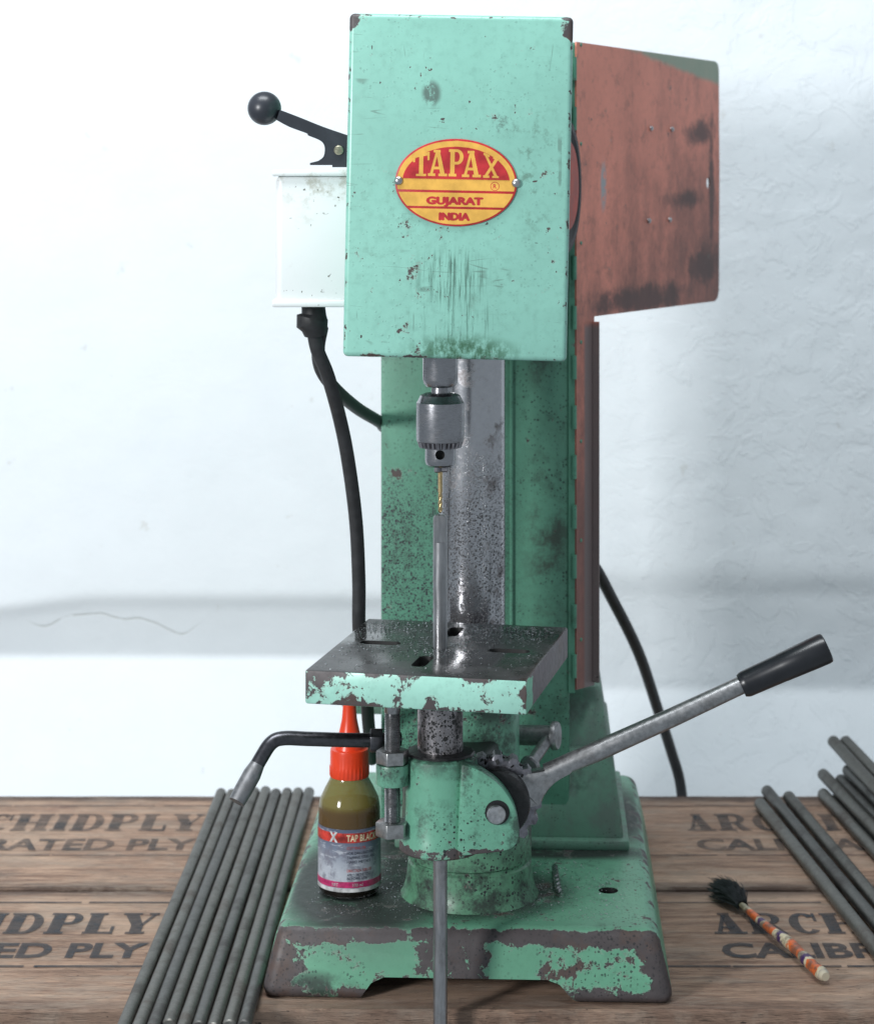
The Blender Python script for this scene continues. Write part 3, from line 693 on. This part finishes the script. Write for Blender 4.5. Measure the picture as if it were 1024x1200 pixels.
# bracket casting: front barrel, web, collar on the column, cheek, ear
BK = Matrix.Translation((SX, SY, 0)) @ Matrix.Rotation(TA, 4, 'Z')
bk = part('table_bracket', lathe([(.0166, .180), (.0166, .1885), (.0225, .1890), (.0258, .1870), (.0264, .182), (.0266, .155), (.0275, .132), (.0290, .128), (.0290, .1225), (.0275, .1210), (.0166, .1210), (.0166, .14)], (SX, SY, 0), seg=56), CASTM)
part('bracket_web', xf(box((.002, .070, .147), (.040, .105, .050), .006, 3), BK), plain('web_grease_shade', (.02, .026, .022), .45), bk)  # near-black for grease and for the painted-in shade between post and collar
part('clamp_collar', lathe([(.0265, .120), (.0350, .120), (.0362, .1215), (.0362, .2190), (.0350, .2205), (.0265, .2205)], (CX, CY, 0), seg=56), CASTM, bk)
def zc(py, Y=1.545): return CAMZ - (py - 200) * Y / 2600
def xc(px, Y=1.545): return (px - 512) * Y / 2600
# cheek plate facing forward with the pivot pin
def catmull(pts, n=6): return [(p.x, p.y) for p in spline([(a, b, 0) for a, b in pts], n)]
ck = [(xc(540), zc(893)), (xc(556), zc(898))] + catmull([(xc(565), zc(902)), (xc(585), zc(917)), (xc(600), zc(938)), (xc(607), zc(960)), (xc(608), zc(980)), (xc(601), zc(992)), (xc(588), zc(997))]) + [(xc(560), zc(1000)), (xc(535), zc(1003))]
part('cheek', prism(ck, 1.541, 1.5555, 'XZ', .0025), CASTM, bk)
PIVX, PIVZ = xc(581), zc(951)
part('pivot_pin', cyl((PIVX, 1.536, PIVZ), (PIVX, 1.60, PIVZ), .0066, seg=24, ch=.0008), STEEL, bk)
part('pin_ring', lathe([(.0086, 0), (.0086, .0008), (.0066, .0009)], (PIVX + .0008, 1.5415, PIVZ + .0005), (0, -1, 0), 24), plain('pin_ring_black', (.012, .012, .013), .35), bk)  # thin black ring around the pin
GRS = plain('grease_black', (.012, .012, .013), .4, var=.5, scale=300, bump=.8)
part('gap_disc', lathe([(.0240, 0), (.0250, .003), (.0250, .010), (.0240, .012)], (PIVX - .0005, 1.5562, PIVZ + .001), (0, 1, 0), 48), GRS, bk)  # black greasy disc filling the gap between cheek and gear
part('bracket_top', lathe([(.0165, .1885), (.0245, .1891), (.0235, .1905), (.0170, .1915)], (SX, SY, 0), seg=40, rmod=lambda k, i: 1 + .02 * math.sin(i * 2.3)), GRS, bk)
# ear and depth stop screw
EX, EY = -.0312, 1.556
part('stop_ear', lathe([(.0058, .1705), (.0112, .1705), (.0116, .1718), (.0116, .1836), (.0112, .1848), (.0058, .1848)], (EX, EY, 0), seg=36), CASTM, bk)
part('stop_ear_arm', xf(box((-.0215, .000, .1775), (.022, .013, .0130), .002, 2), BK), CASTM, bk)
pr = [(.0054, .1335)]
z = .1345
while z < .2200: pr += [(.0056, z), (.0049, z + .0005)]; z += .00115
pr += [(.0057, z), (.0057, .2399)]
part('depth_stop_screw', lathe(pr, (EX, EY, 0), seg=24), metal('oily_thread', (.40, .40, .41), .28, .5, 90), None, sharp=80)
NUTM = metal('zinc_nut', (.40, .40, .40), .35, .45, 120)
def nut(z0, z1, r):
    b = bmesh.new(); ring = lambda rr, z: [(EX + rr * math.cos(R(60 * k + 12)), EY + rr * math.sin(R(60 * k + 12))) for k in range(6)]
    q = prism(ring(r, 0), z0, z1, 'XY', .0008); return q
part('hex_nut', nut(.1853, .1945, .0118), NUTM)
part('hex_nut', nut(.1345, .1445, .0122), NUTM)
# cranked clamp handle to the left
BLKST = metal('black_oxide_steel', (.10, .10, .11), .30, .3, 60)
hp = [(-.026, 1.585, .1945), (-.055, 1.578, .1955), (-.090, 1.570, .1985), (-.108, 1.566, .2000), (-.1165, 1.563, .1975), (-.1235, 1.558, .1880), (-.132, 1.550, .1735), (-.1385, 1.543, .1625)]
ch = part('clamp_handle', tube(spline(hp, 10), .0051, 18), BLKST)
part('worn_tip', tube([Vector(p) for p in ((-.1258, 1.5555, .1842), (-.1292, 1.5525, .1783), (-.1350, 1.5465, .1685), (-.1390, 1.5423, .1617))], .0064, 18, [.0052, .0064, .0064, .0058]), metal('worn_grey_steel', (.32, .32, .33), .4, .5, 150), ch)
HN = []
hx = prism([(.0088 * math.cos(R(60 * k)), .0088 * math.sin(R(60 * k))) for k in range(6)], -.0045, .0045, 'XY', .0008)
part('lock_nut', xf(hx, Matrix.Translation((-.0430, 1.581, .1945)) @ Matrix.Rotation(R(90), 4, 'Y')), BLKST, ch)
# feed lever: toothed hub, fan, bar and grip
LEVM = metal('lever_steel', (.36, .36, .365), .36, .35, 60, bumpy=.25)
hubc = (PIVX, 1.569, PIVZ)
lever = part('feed_lever', lathe([(.010, 0), (.0290, 0), (.0312, .001), (.0312, .015), (.0290, .016), (.010, .016)], hubc, (0, 1, 0), 96, rmod=lambda k, i: (1.06 if i % 6 < 3 else .96) if k in (2, 3) else 1.), metal('grey_gear', (.24, .235, .26), .4, .7, 90, bumpy=.6), sharp=20)
crm = bmesh.new()
for k in range(70):
    a = R(random.uniform(40, 165)); rr = .0285 + random.uniform(-.002, .0022); q = box((0, 0, 0), [random.uniform(.001, .0034) for _ in range(3)]); add_to(crm, xf(q, Matrix.Translation((PIVX + rr * math.cos(a), 1.570 + random.uniform(-.002, .013), PIVZ + rr * math.sin(a))) @ Matrix.Rotation(random.uniform(0, 3), 4, Vector((random.random(), random.random(), 1)))))
part('grease_crumbs', crm, GRS, lever, kind='stuff')
LY = 1.575
def L3(px, py, Y=LY): return Vector(((px - 512) * Y / 2600, Y, CAMZ - (py - 200) * Y / 2600))
fanp = catmull([(xc(588, LY), zc(897, LY)), (xc(610, LY), zc(903, LY)), (xc(640, LY), zc(899, LY)), (xc(664, LY), zc(886, LY))]) + catmull([(xc(672, LY), zc(903, LY)), (xc(650, LY), zc(916, LY)), (xc(638, LY), zc(930, LY)), (xc(632, LY), zc(944, LY))]) + [(xc(600, LY), zc(950, LY))]
part('lever_fan', prism(fanp, 1.5685, 1.5815, 'XZ', .003), LEVM, lever)
part('lever_bar', tube([L3(640, 906), L3(700, 880), L3(790, 839.5), L3(874, 800)], .0068, 26, [.0068, .0072, .0067, .0063]), LEVM, lever)
GRIPM = plain('black_plastic_grip', (.010, .011, .014), .30, var=.3, scale=40, bump=.08)
d = (L3(972, 757) - L3(874, 801)); ln = d.length
grip = part('grip', lathe([(.0080, -.002), (.0090, 0), (.0094, .002), (.0099, ln * .45), (.01005, ln * .455), (.0108, ln * .80), (.0110, ln - .003), (.0106, ln - .0008), (.0095, ln), (.0, ln)], L3(871, 802.5), d, 40), GRIPM, lever)
part('grip_ring', lathe([(.0075, 0), (.0082, .0006), (.0082, .002), (.0075, .0026)], L3(868.5, 803.6), d, 32), STEEL, lever)
# column clamp bolt with tommy bar
CB = metal('clamp_steel', (.33, .33, .34), .4, .45, 70)
def C3(px, py, Y): return Vector(((px - 512) * Y / 2600, Y, CAMZ - (py - 200) * Y / 2600))
cb = part('clamp_bolt', cyl(C3(596, 861, 1.735), C3(648, 862, 1.725), .0078, seg=28), CB)
part('bolt_head', lathe([(.0098, 0), (.0110, .001), (.0110, .004), (.0100, .0055), (.0, .0056)], C3(646, 862, 1.725), C3(660, 862.4, 1.722) - C3(646, 862, 1.725), 28), CB, cb)
part('tommy_bar', cyl(C3(642, 866, 1.722), C3(620, 898, 1.690), .0046, seg=20), CB, cb)
part('bar_end', lathe([(.0065, 0), (.0078, .0008), (.0078, .0030), (.0065, .0042), (0, .0044)], C3(622, 895, 1.693), C3(618, 901, 1.687) - C3(622, 895, 1.693), 24), CB, cb)

# switch box on the left with its lever
SWY = 1.615
swn = NB('white_switch_enamel'); x = swn.sep()
dd = swn.mul(swn.mr(swn.noise(90, 5, .7), .48, .66), swn.mx(swn.mr(swn.noise(14, 4), .5, .7), swn.blob((-.115, -.2, .592), (.06, .2, .02), .2)))
sp_ = swn.mul(swn.mr(swn.noise(260, 3), .66, .70), swn.mr(swn.noise(22, 3), .5, .62))
swn.bump(swn.noise(90, 4), .1, .001)
SWM = swn.set(swn.mix(sp_, swn.mix(swn.mul(dd, .7), (.76, .78, .78), (.40, .38, .31)), (.10, .09, .07)), .38)
def X(px, Y): return (px - 512) * Y / 2600
def Z(py, Y): return CAMZ - (py - 200) * Y / 2600
sx0, sx1 = X(323, SWY - .03), X(404, SWY - .03) + .03
swb = part('switch_box', box(((sx0 + sx1) / 2, SWY, (Z(205, SWY) + Z(352, SWY)) / 2), (sx1 - sx0, .064, Z(205, SWY) - Z(352, SWY)), .005, 4), SWM)
for a, b in ((199, 206.5), (351.5, 360)):
    part('box_lid', box(((sx0 + sx1) / 2 - .0005, SWY, (Z(a, SWY - .035) + Z(b, SWY - .035)) / 2), (sx1 - sx0 + .0035, .0695, Z(a, SWY) - Z(b, SWY)), .0014, 2), SWM, swb)
SLM = plain('black_bakelite', (.030, .033, .042), .34, var=.15, scale=60, bump=.06)
lp = catmull([(X(329, 1.6), Z(129, 1.6)), (X(350, 1.6), Z(137, 1.6)), (X(380, 1.6), Z(149, 1.6)), (X(412, 1.6), Z(160, 1.6))]) + [(X(430, 1.6), Z(166, 1.6)), (X(430, 1.6), Z(196, 1.6)), (X(390, 1.6), Z(196, 1.6)), (X(390, 1.6), Z(193.5, 1.6)), (X(364, 1.6), Z(193.5, 1.6)), (X(364, 1.6), Z(191, 1.6))] + catmull([(X(374, 1.6), Z(188.5, 1.6)), (X(380, 1.6), Z(183, 1.6)), (X(381, 1.6), Z(172, 1.6)), (X(376, 1.6), Z(165, 1.6)), (X(362, 1.6), Z(159, 1.6)), (X(360, 1.6), Z(156.5, 1.6)), (X(340, 1.6), Z(149, 1.6)), (X(325, 1.6), Z(141, 1.6))])
swl = part('switch_lever', prism(lp, 1.592, 1.608, 'XZ'), SLM)
part('knob', lathe([(0, -.0122)] + [(.0122 * math.cos(R(a)), .0122 * math.sin(R(a))) for a in range(-80, 81, 10)] + [(0, .0122)], (X(310, 1.6), 1.600, Z(127, 1.6)), seg=36), SLM, swl)
sc_ = part('screw', cut(lathe([(.0034, 0), (.0034, .0012), (.0026, .0020), (0, .0022)], (X(397, 1.592), 1.592, Z(176, 1.592)), (0, -1, 0), 20), [xf(box((0, 0, 0), (.010, .004, .0008)), Matrix.Translation((X(397, 1.592), 1.5885, Z(176, 1.592))) @ Matrix.Rotation(R(20), 4, 'Y'))]), metal('brass_screw', (.42, .40, .30), .35), swl)
# cables
CABM = plain('grey_black_cable', (.030, .031, .033), .55, var=.25, scale=120, bump=.2)
def C(px, py, Y): return Vector(((px - 512) * Y / 2600, Y, CAMZ - (py - 200) * Y / 2600))
part('cable_gland', tube([C(367, 356, 1.615), C(368, 368, 1.615), C(366, 372, 1.615), C(366, 379, 1.615), C(369, 384, 1.615), C(370, 392, 1.616)], .01, 24, [.0085, .0090, .0115, .0118, .0098, .0085]), RUB)
part('power_cable', tube(spline([C(367, 384, 1.615), C(372, 410, 1.62), C(384, 440, 1.63), C(398, 490, 1.65), C(408, 540, 1.665), C(417, 610, 1.68), C(420.5, 680, 1.69), C(421, 740, 1.70), C(428, 800, 1.74), C(432, 850, 1.80), C(436, 890, 1.86)], 8), .0052, 16), CABM)
part('motor_cable', tube(spline([C(377, 384, 1.62), C(373, 408, 1.63), C(376, 432, 1.645), C(392, 455, 1.67), C(418, 478, 1.75), C(444, 494, 1.83), C(449, 500, 1.90)], 8), .0050, 16), CABM)
part('mains_cable', tube(spline([C(640, 600, 1.93), C(690, 655, 1.95), C(717, 702, 1.99), C(748, 765, 2.05), C(770, 830, 2.12), C(786, 880, 2.165), C(797, 920, 2.18), C(802, 980, 2.19), C(806, 1060, 2.19)], 8), .0052, 16), CABM)
# swarf drifts on the base
def on_base():
    a = random.uniform(0, 6.28); r = random.uniform(.050, .125); x, y = r * math.cos(a), .092 + r * math.sin(a) * .8
    if not (-.12 < x < .12 and .028 < y < .19): return None
    return x, y
obj('swarf', swarf(2600, on_base, .0005, .0015, .0509), CHIPM, base, kind='stuff')

# ================================================================== THINGS AROUND THE MACHINE
# gold drill bit in the chuck
GOLD = metal('titanium_gold', (.58, .43, .22), .25, .4, 200)
def flutes(r, L, n, turns):
    bm = bmesh.new(); rings = []
    for k in range(n + 1):
        t = k / n; ph = turns * 2 * math.pi * t; rr = r if t > .12 else r * (.08 + .92 * t / .12)
        rings.append([bm.verts.new((rr * (1 - .42 * max(0, math.cos(2 * (a - ph))) ** 3) * math.cos(a), rr * (1 - .42 * max(0, math.cos(2 * (a - ph))) ** 3) * math.sin(a), t * L)) for a in [2 * math.pi * i / 16 for i in range(16)]])
    for a, b in zip(rings, rings[1:]):
        for k in range(16): bm.faces.new((a[k], a[(k + 1) % 16], b[(k + 1) % 16], b[k]))
    bm.faces.new(list(reversed(rings[0]))); bm.faces.new(rings[-1]); return bm
bit = empty('drill_bit', (SX, SY, zpx(602)), 'slim gold coloured drill bit gripped in the chuck', 'drill bit')
obj('flute', flutes(.0015, zpx(577) - zpx(602), 40, 1.6), GOLD, bit)
obj('shank', cyl((0, 0, zpx(577) - zpx(602)), (0, 0, zpx(545) - zpx(602)), .0016, seg=16), GOLD, bit)
# workpiece bar standing through the table
RODW = metal('drawn_steel_bar', (.38, .38, .39), .33, .35, 70, stretch=(1, 1, .15), bumpy=.12)
top = zpx(603.5)
wb = cut(lathe([(.0048, -.62), (.0050, -.619), (.0050, -.002), (.0040, 0), (0, 0)], (0, 0, 0), seg=32), [box((0, -.0095, -.006), (.03, .012, .026)), cyl((0, 0, -.006), (0, 0, .01), .0016, seg=14)])
wo = obj('steel_bar', wb, RODW, None, label='upright steel bar standing through the table under the drill bit', category='steel bar'); wo.location = (SX, SY, top)

# oil bottle
BX, BY = X(409.5, 1.692), 1.692; BZ = .0512
bottle = empty('oil_bottle', (BX, BY, BZ), 'small amber oil bottle with red spout cap standing on the machine base', 'bottle')
def bz(py): return CAMZ - (py - 200) * BY / 2600 - BZ
AMB = NB('amber_plastic'); az = AMB.sep()[2]; AMB.set(AMB.mix(AMB.mr(az, bz(946), bz(936)), AMB.mix(AMB.mr(az, bz(1000), bz(960)), (.014, .010, .008), (.115, .070, .026)), (.20, .165, .042)), .10, 0., Alpha=.74); AMB.bump(AMB.noise(60, 3), .08, .001)
OIL = NB('dark_cutting_oil'); zc_ = OIL.sep()[2]
OIL.set(OIL.mix(OIL.mr(zc_, bz(978), bz(950)), (.006, .005, .004), (.060, .028, .011)), .25)
obj('body', lathe([(0, 0), (.0195, 0), (.0222, .0016), (.0234, .005), (.0236, bz(955)), (.0234, bz(944)), (.0222, bz(934)), (.0185, bz(922)), (.0150, bz(912)), (.0138, bz(906)), (.0138, bz(900))], seg=48), AMB.m, bottle)
obj('oil', lathe([(0, .0012), (.0190, .0012), (.0222, .005), (.0226, bz(960)), (.0225, bz(948)), (.0215, bz(940)), (0, bz(940))], seg=40), OIL.m, bottle)
CAPM = plain('red_orange_plastic', (.72, .050, .012), .30, var=.1, scale=40, bump=.05)
cap = obj('cap', lathe([(.0146, bz(909)), (.0150, bz(907)), (.0150, bz(897)), (.0147, bz(895)), (.0147, bz(880)), (.0143, bz(877)), (.0112, bz(876))], seg=120, rmod=lambda k, i: (1.012 if i % 4 < 2 else .985) if k in (1, 2) else 1.), CAPM, bottle, sharp=40)
obj('spout', lathe([(.0120, bz(878)), (.0108, bz(872)), (.0080, bz(858)), (.0058, bz(842)), (.0050, bz(826)), (.0040, bz(806)), (.0032, bz(798)), (.0, bz(797))], seg=36), CAPM, cap)
LBN = NB('printed_label'); lx = LBN.sep()
lg = LBN.mr(lx[2], bz(1022), bz(968))
lc = LBN.mix(lg, (.46, .49, .54), (.09, .115, .18)); sm = LBN.mul(LBN.mr(LBN.noise(110, 6, .7), .45, .62), .7)
lc = LBN.mix(sm, lc, (.15, .15, .19)); lc = LBN.mix(LBN.mul(LBN.mr(LBN.noise(1, 5, .7, vec=LBN.sv(scale=(90, 90, 420))), .56, .64), .55), lc, (.62, .65, .70)); LBN.set(lc, .3); LBL = LBN.m
def shell(r, z0, z1, a0, a1, n=40):
    bm = bmesh.new(); v = []
    for k in range(n + 1):
        a = R(a0 + (a1 - a0) * k / n); v.append([bm.verts.new((q * math.cos(a), q * math.sin(a), z)) for q, z in ((r, z0), (r, z1), (r - .0003, z1), (r - .0003, z0))])
    for a, b in zip(v, v[1:]):
        for k in range(4): bm.faces.new((a[k], b[k], b[(k + 1) % 4], a[(k + 1) % 4]))
    bm.faces.new(v[0]); bm.faces.new(list(reversed(v[-1]))); bmesh.ops.recalc_face_normals(bm, faces=bm.faces); return bm
label = obj('label', shell(.02395, bz(1034), bz(962), -215, 35, 60), LBL, bottle)
PNK = plain('label_pink', (.45, .03, .13), .3, var=.4, scale=150); LRED = plain('label_red', (.42, .035, .025), .3, var=.6, scale=160); LYE = plain('label_cream', (.62, .50, .32), .3, var=.4, scale=200); LWH = plain('label_white', (.55, .55, .55), .3, var=.4, scale=150); LDK = plain('label_print', (.03, .035, .06), .4)
obj('label_band', shell(.02410, bz(1029), bz(1022), -214, 34, 60), PNK, label)
obj('label_band', shell(.02410, bz(1034), bz(1030), -214, 34, 60), LWH, label)
bn = shell(.02412, bz(977), bz(966), -214, 34, 60)
obj('label_banner', bn, LRED, label)
def bent(txt, r, ang, z0, h, w, m, bold=.0):
    fm = font_mesh(txt, 1., w, bold); ys = [v.co.y for v in fm.verts]; a, b = min(ys), max(ys)
    bmesh.ops.subdivide_edges(fm, edges=[e for e in fm.edges if e.calc_length() > .004], cuts=2)
    for v in fm.verts:
        t = R(ang) + v.co.x / r; v.co = (r * math.cos(t), r * math.sin(t), z0 + (v.co.y - a) / (b - a) * h)
    obj('lettering', fm, m, label)
bent('TAP BLACK', .02428, -93, bz(975.5), bz(967.5) - bz(975.5), .0255, LYE, .03)
bent('X', .02428, -126, bz(977), bz(965) - bz(977), .0072, LWH, .05)
for k, (py, t, w, m, a) in enumerate(((983, 'CUTTING OIL', .015, LRED, -92), (989, 'FOR DRILLING AND', .023, LDK, -92), (994, 'TAPPING STEEL AND', .024, LDK, -92), (999, 'HARD METALS', .019, LDK, -92), (1009, 'DIRECTION FOR USE', .020, LRED, -92), (1014, 'APPLY ON THE TOOL', .019, LDK, -92), (1018, 'BEFORE USE', .016, LDK, -92))):
    bent(t, .02415, a, bz(py + 1.6), bz(py - 1.6) - bz(py + 1.6), w, m)
bent('NET', .02428, -120, bz(1027.5), .0024, .005, LWH); bent('100 ml', .02428, -82, bz(1027.5), .0024, .008, LWH)

# loose drill bit on the base
lb = empty('loose_drill_bit', (.0923, 1.742, .0512), 'short dark drill bit lying loose on the base beside the clamp screw', 'drill bit')
TWM = metal('dark_twist_steel', (.30, .30, .31), .25, .5, 120)
dvec = Vector((-.0005, -.066, .0012)); q = dvec.to_track_quat('Z', 'Y').to_matrix().to_4x4()
fl = flutes(.0026, .040, 60, 2.0); xf(fl, Matrix.Translation((0, 0, .066)) @ Matrix.Rotation(math.pi, 4, 'X')); obj('flute', xf(fl, Matrix.Translation((0, 0, .0027)) @ q), TWM, lb)
obj('shank', xf(cyl((0, 0, 0), (0, 0, .0262), .0025, seg=16, ch=.0005), Matrix.Translation((0, 0, .0027)) @ q), TWM, lb)

# raw steel bars on the bench
BARM = [metal('raw_bar_a', (.185, .18, .165), .46, .8, 26, bumpy=.5, dirtcol=(.050, .044, .038), rand=True), metal('raw_bar_b', (.21, .205, .19), .5, .75, 34, bumpy=.5, dirtcol=(.070, .052, .042), rand=True), metal('raw_bar_c', (.16, .158, .15), .45, .85, 22, bumpy=.5, dirtcol=(.040, .036, .034), rand=True)]
def bar(p0, p1, r, label, group, k):
    p0, p1 = Vector(p0), Vector(p1); L = (p1 - p0).length
    bw = random.uniform(-.0006, .0006); tw = random.uniform(-.0003, .0003); n = 22
    ts = [0, .0012] + [L * k / n for k in range(1, n)] + [L - .0012, L]
    path = [Vector((bw * math.sin(math.pi * t / L) + tw * math.sin(2 * math.pi * t / L), 0, t)) for t in ts]
    bm = tube(path, r, 24, [r - .0009] + [r * random.uniform(.985, 1.012) for _ in ts[1:-1]] + [r - .0009])
    o = obj('steel_bar', bm, BARM[k % 3], None, label=label, category='steel bar', group=group)
    o.location = p0; o.rotation_euler = (p1 - p0).to_track_quat('Z', 'Y').to_euler(); return o
ords = ['first', 'second', 'third', 'fourth', 'fifth', 'sixth', 'seventh', 'eighth']
NL = 8
for k in range(9):
    t = k / 8
    xb = -.2062 + t * (.2062 - .1222); xf_ = -.2178 + t * (.2178 - .1340)
    yb_ = 2.126 + random.uniform(-.008, .006); yf = 1.538 + random.uniform(-.006, .006)
    lab = ['leftmost grey steel bar in the row left of the machine'] + ['%s bar from the left in the row of bars left of the machine' % w for w in ords[1:]] + ['rightmost bar of the left row, lying against the machine base']
    bar((xb, yb_, .0054), (xf_, yf, .0054), .0050 + random.uniform(-.0001, .0001), lab[k], 'bars laid side by side left of the machine', k)
grpR = 'bars piled at the right end of the bench'
def seg(tip, mid, Lr, r=.0053):
    a, b = Vector(tip), Vector(mid); return a, a + (b - a).normalized() * Lr
def tipbar(x, y, z, lab, dx=.082, dz=0.): return ((x, y, z), (x + dx * .35, y - .35, z + dz), lab)
rl = [tipbar(.3030, 2.085, .0058, 'lowest left bar of the three loose bars by the paint brush'),
      tipbar(.3160, 2.128, .0058, 'middle bar of the three loose bars by the paint brush', .083),
      tipbar(.3335, 2.108, .0058, 'rightmost bar of the three loose bars by the paint brush', .079),
      tipbar(.3680, 2.118, .0058, 'leftmost bar of the pile at the right edge', .081),
      tipbar(.3815, 2.112, .0058, 'second bar on the bench in the pile at the right edge', .081),
      tipbar(.3735, 2.150, .0158, 'bar lying on top of the two lowest bars at the right edge', .083),
      tipbar(.3945, 2.124, .0058, 'third bar on the bench in the pile at the right edge', .081),
      tipbar(.3870, 2.130, .0158, 'right bar of the second layer in the pile at the right edge', .083),
      tipbar(.4075, 2.120, .0058, 'outer bar half hidden in the pile at the right edge', .081),
      tipbar(.4005, 2.126, .0158, 'outer second layer bar in the pile at the right edge', .082),
      tipbar(.3935, 2.128, .0258, 'third layer bar of the pile at the right edge', .082),
      tipbar(.3860, 2.165, .0440, 'raised bar, left of the two highest bars at the right edge', .088, -.012),
      tipbar(.3980, 2.165, .0440, 'topmost bar of the pile at the right edge', .086, -.010)]
for k, (a, b, lab) in enumerate(rl):
    p0, p1 = seg(a, b, .56); bar(p0, p1, .0057, lab, grpR, k + 1)

# paint brush
bp0 = Vector((X(967, 1.635), 1.635, .0065)); bp1 = Vector((X(866, 1.80), 1.795, .0075))
br = empty('paint_brush', ((bp0 + bp1) / 2).to_tuple()[:2] + (0,), 'old brush with black bristles and orange striped handle on the bench', 'brush')
bo = br.location.copy()
sn = NB('striped_handle'); ax = (bp1 - bp0).normalized()
dn = sn.n('ShaderNodeVectorMath'); dn.operation = 'DOT_PRODUCT'; sn.put(dn.inputs[0], sn.co); dn.inputs[1].default_value = ax
al = sn.add(dn.outputs['Value'], sn.add(sn.mul(sn.noise(110, 3, .6), .016), sn.mul(sn.noise(14, 1, .5), .05)))
ph = sn.op('FRACT', sn.mul(al, 27.))
orange, cream, purple = (.60, .12, .025), (.55, .48, .33), (.05, .018, .10)
c1 = sn.mix(sn.mr(ph, .54, .58), orange, cream); c1 = sn.mix(sn.mr(ph, .68, .72), c1, purple); c1 = sn.mix(sn.mr(ph, .85, .89), c1, cream)
c1 = sn.mix(sn.mr(dn.outputs['Value'], .062, .075), c1, (.36, .34, .22))
c1 = sn.mix(sn.mul(sn.mr(sn.noise(90, 6, .72), .46, .62), .8), c1, (.09, .065, .05))
c1 = sn.mix(sn.op('SUBTRACT', 1.0, sn.mr(dn.outputs['Value'], -.081, -.075)), c1, (.50, .45, .34))
sn.bump(sn.noise(120, 3), .2, .001)
HANM = sn.set(c1, .42)
hpath = spline([bp0, bp0.lerp(bp1, .15), bp0.lerp(bp1, .4) + Vector((.001, 0, .001)), bp0.lerp(bp1, .7), bp1], 8)
rs = [.0036, .0050, .0056, .0058, .0056, .0054, .0052, .0051] + [.0050 + .0004 * math.sin(i * .9) for i in range(12)] + [.0042 - .0001 * i for i in range(13)]
bh = tube(hpath, .005, 18, [q * .86 for q in rs[:len(hpath)]]); obj('handle', bh, HANM, br, off=bo)
tuft = bmesh.new(); adir = (bp1 - bp0).normalized(); sdir = Vector((adir.y, -adir.x, 0))
for k in range(900):
    s0 = random.gauss(0, .0016); h0 = random.gauss(0, .0012); sp1 = max(-.009, min(.009, random.gauss(0, .0048))); L = random.uniform(.040, .056) - abs(sp1) * 1.3; hz = random.uniform(-.002, .009)
    a = bp1 - adir * .004 + sdir * s0 + Vector((0, 0, h0)); m_ = a + adir * L * .5 + sdir * sp1 * .75 + Vector((0, 0, hz * .8)); e_ = a + adir * L + sdir * (sp1 + random.gauss(0, .0025)) + Vector((0, 0, hz - .003)); e_.z = max(.001, e_.z); m_.z = max(.001, m_.z)
    ww = .00045
    pv = [(tuft.verts.new(p - sdir * w_), tuft.verts.new(p + sdir * w_), tuft.verts.new(p + Vector((0, 0, w_ * 1.6)))) for p, w_ in ((a, ww), (m_, ww), (e_, ww * .5))]
    for q0, q1 in zip(pv, pv[1:]):
        for i in range(3): tuft.faces.new((q0[i], q0[(i + 1) % 3], q1[(i + 1) % 3], q1[i]))
obj('bristles', tuft, plain('tarry_bristle', (.030, .033, .036), .5, var=.5, scale=150), br, off=bo, kind='stuff')
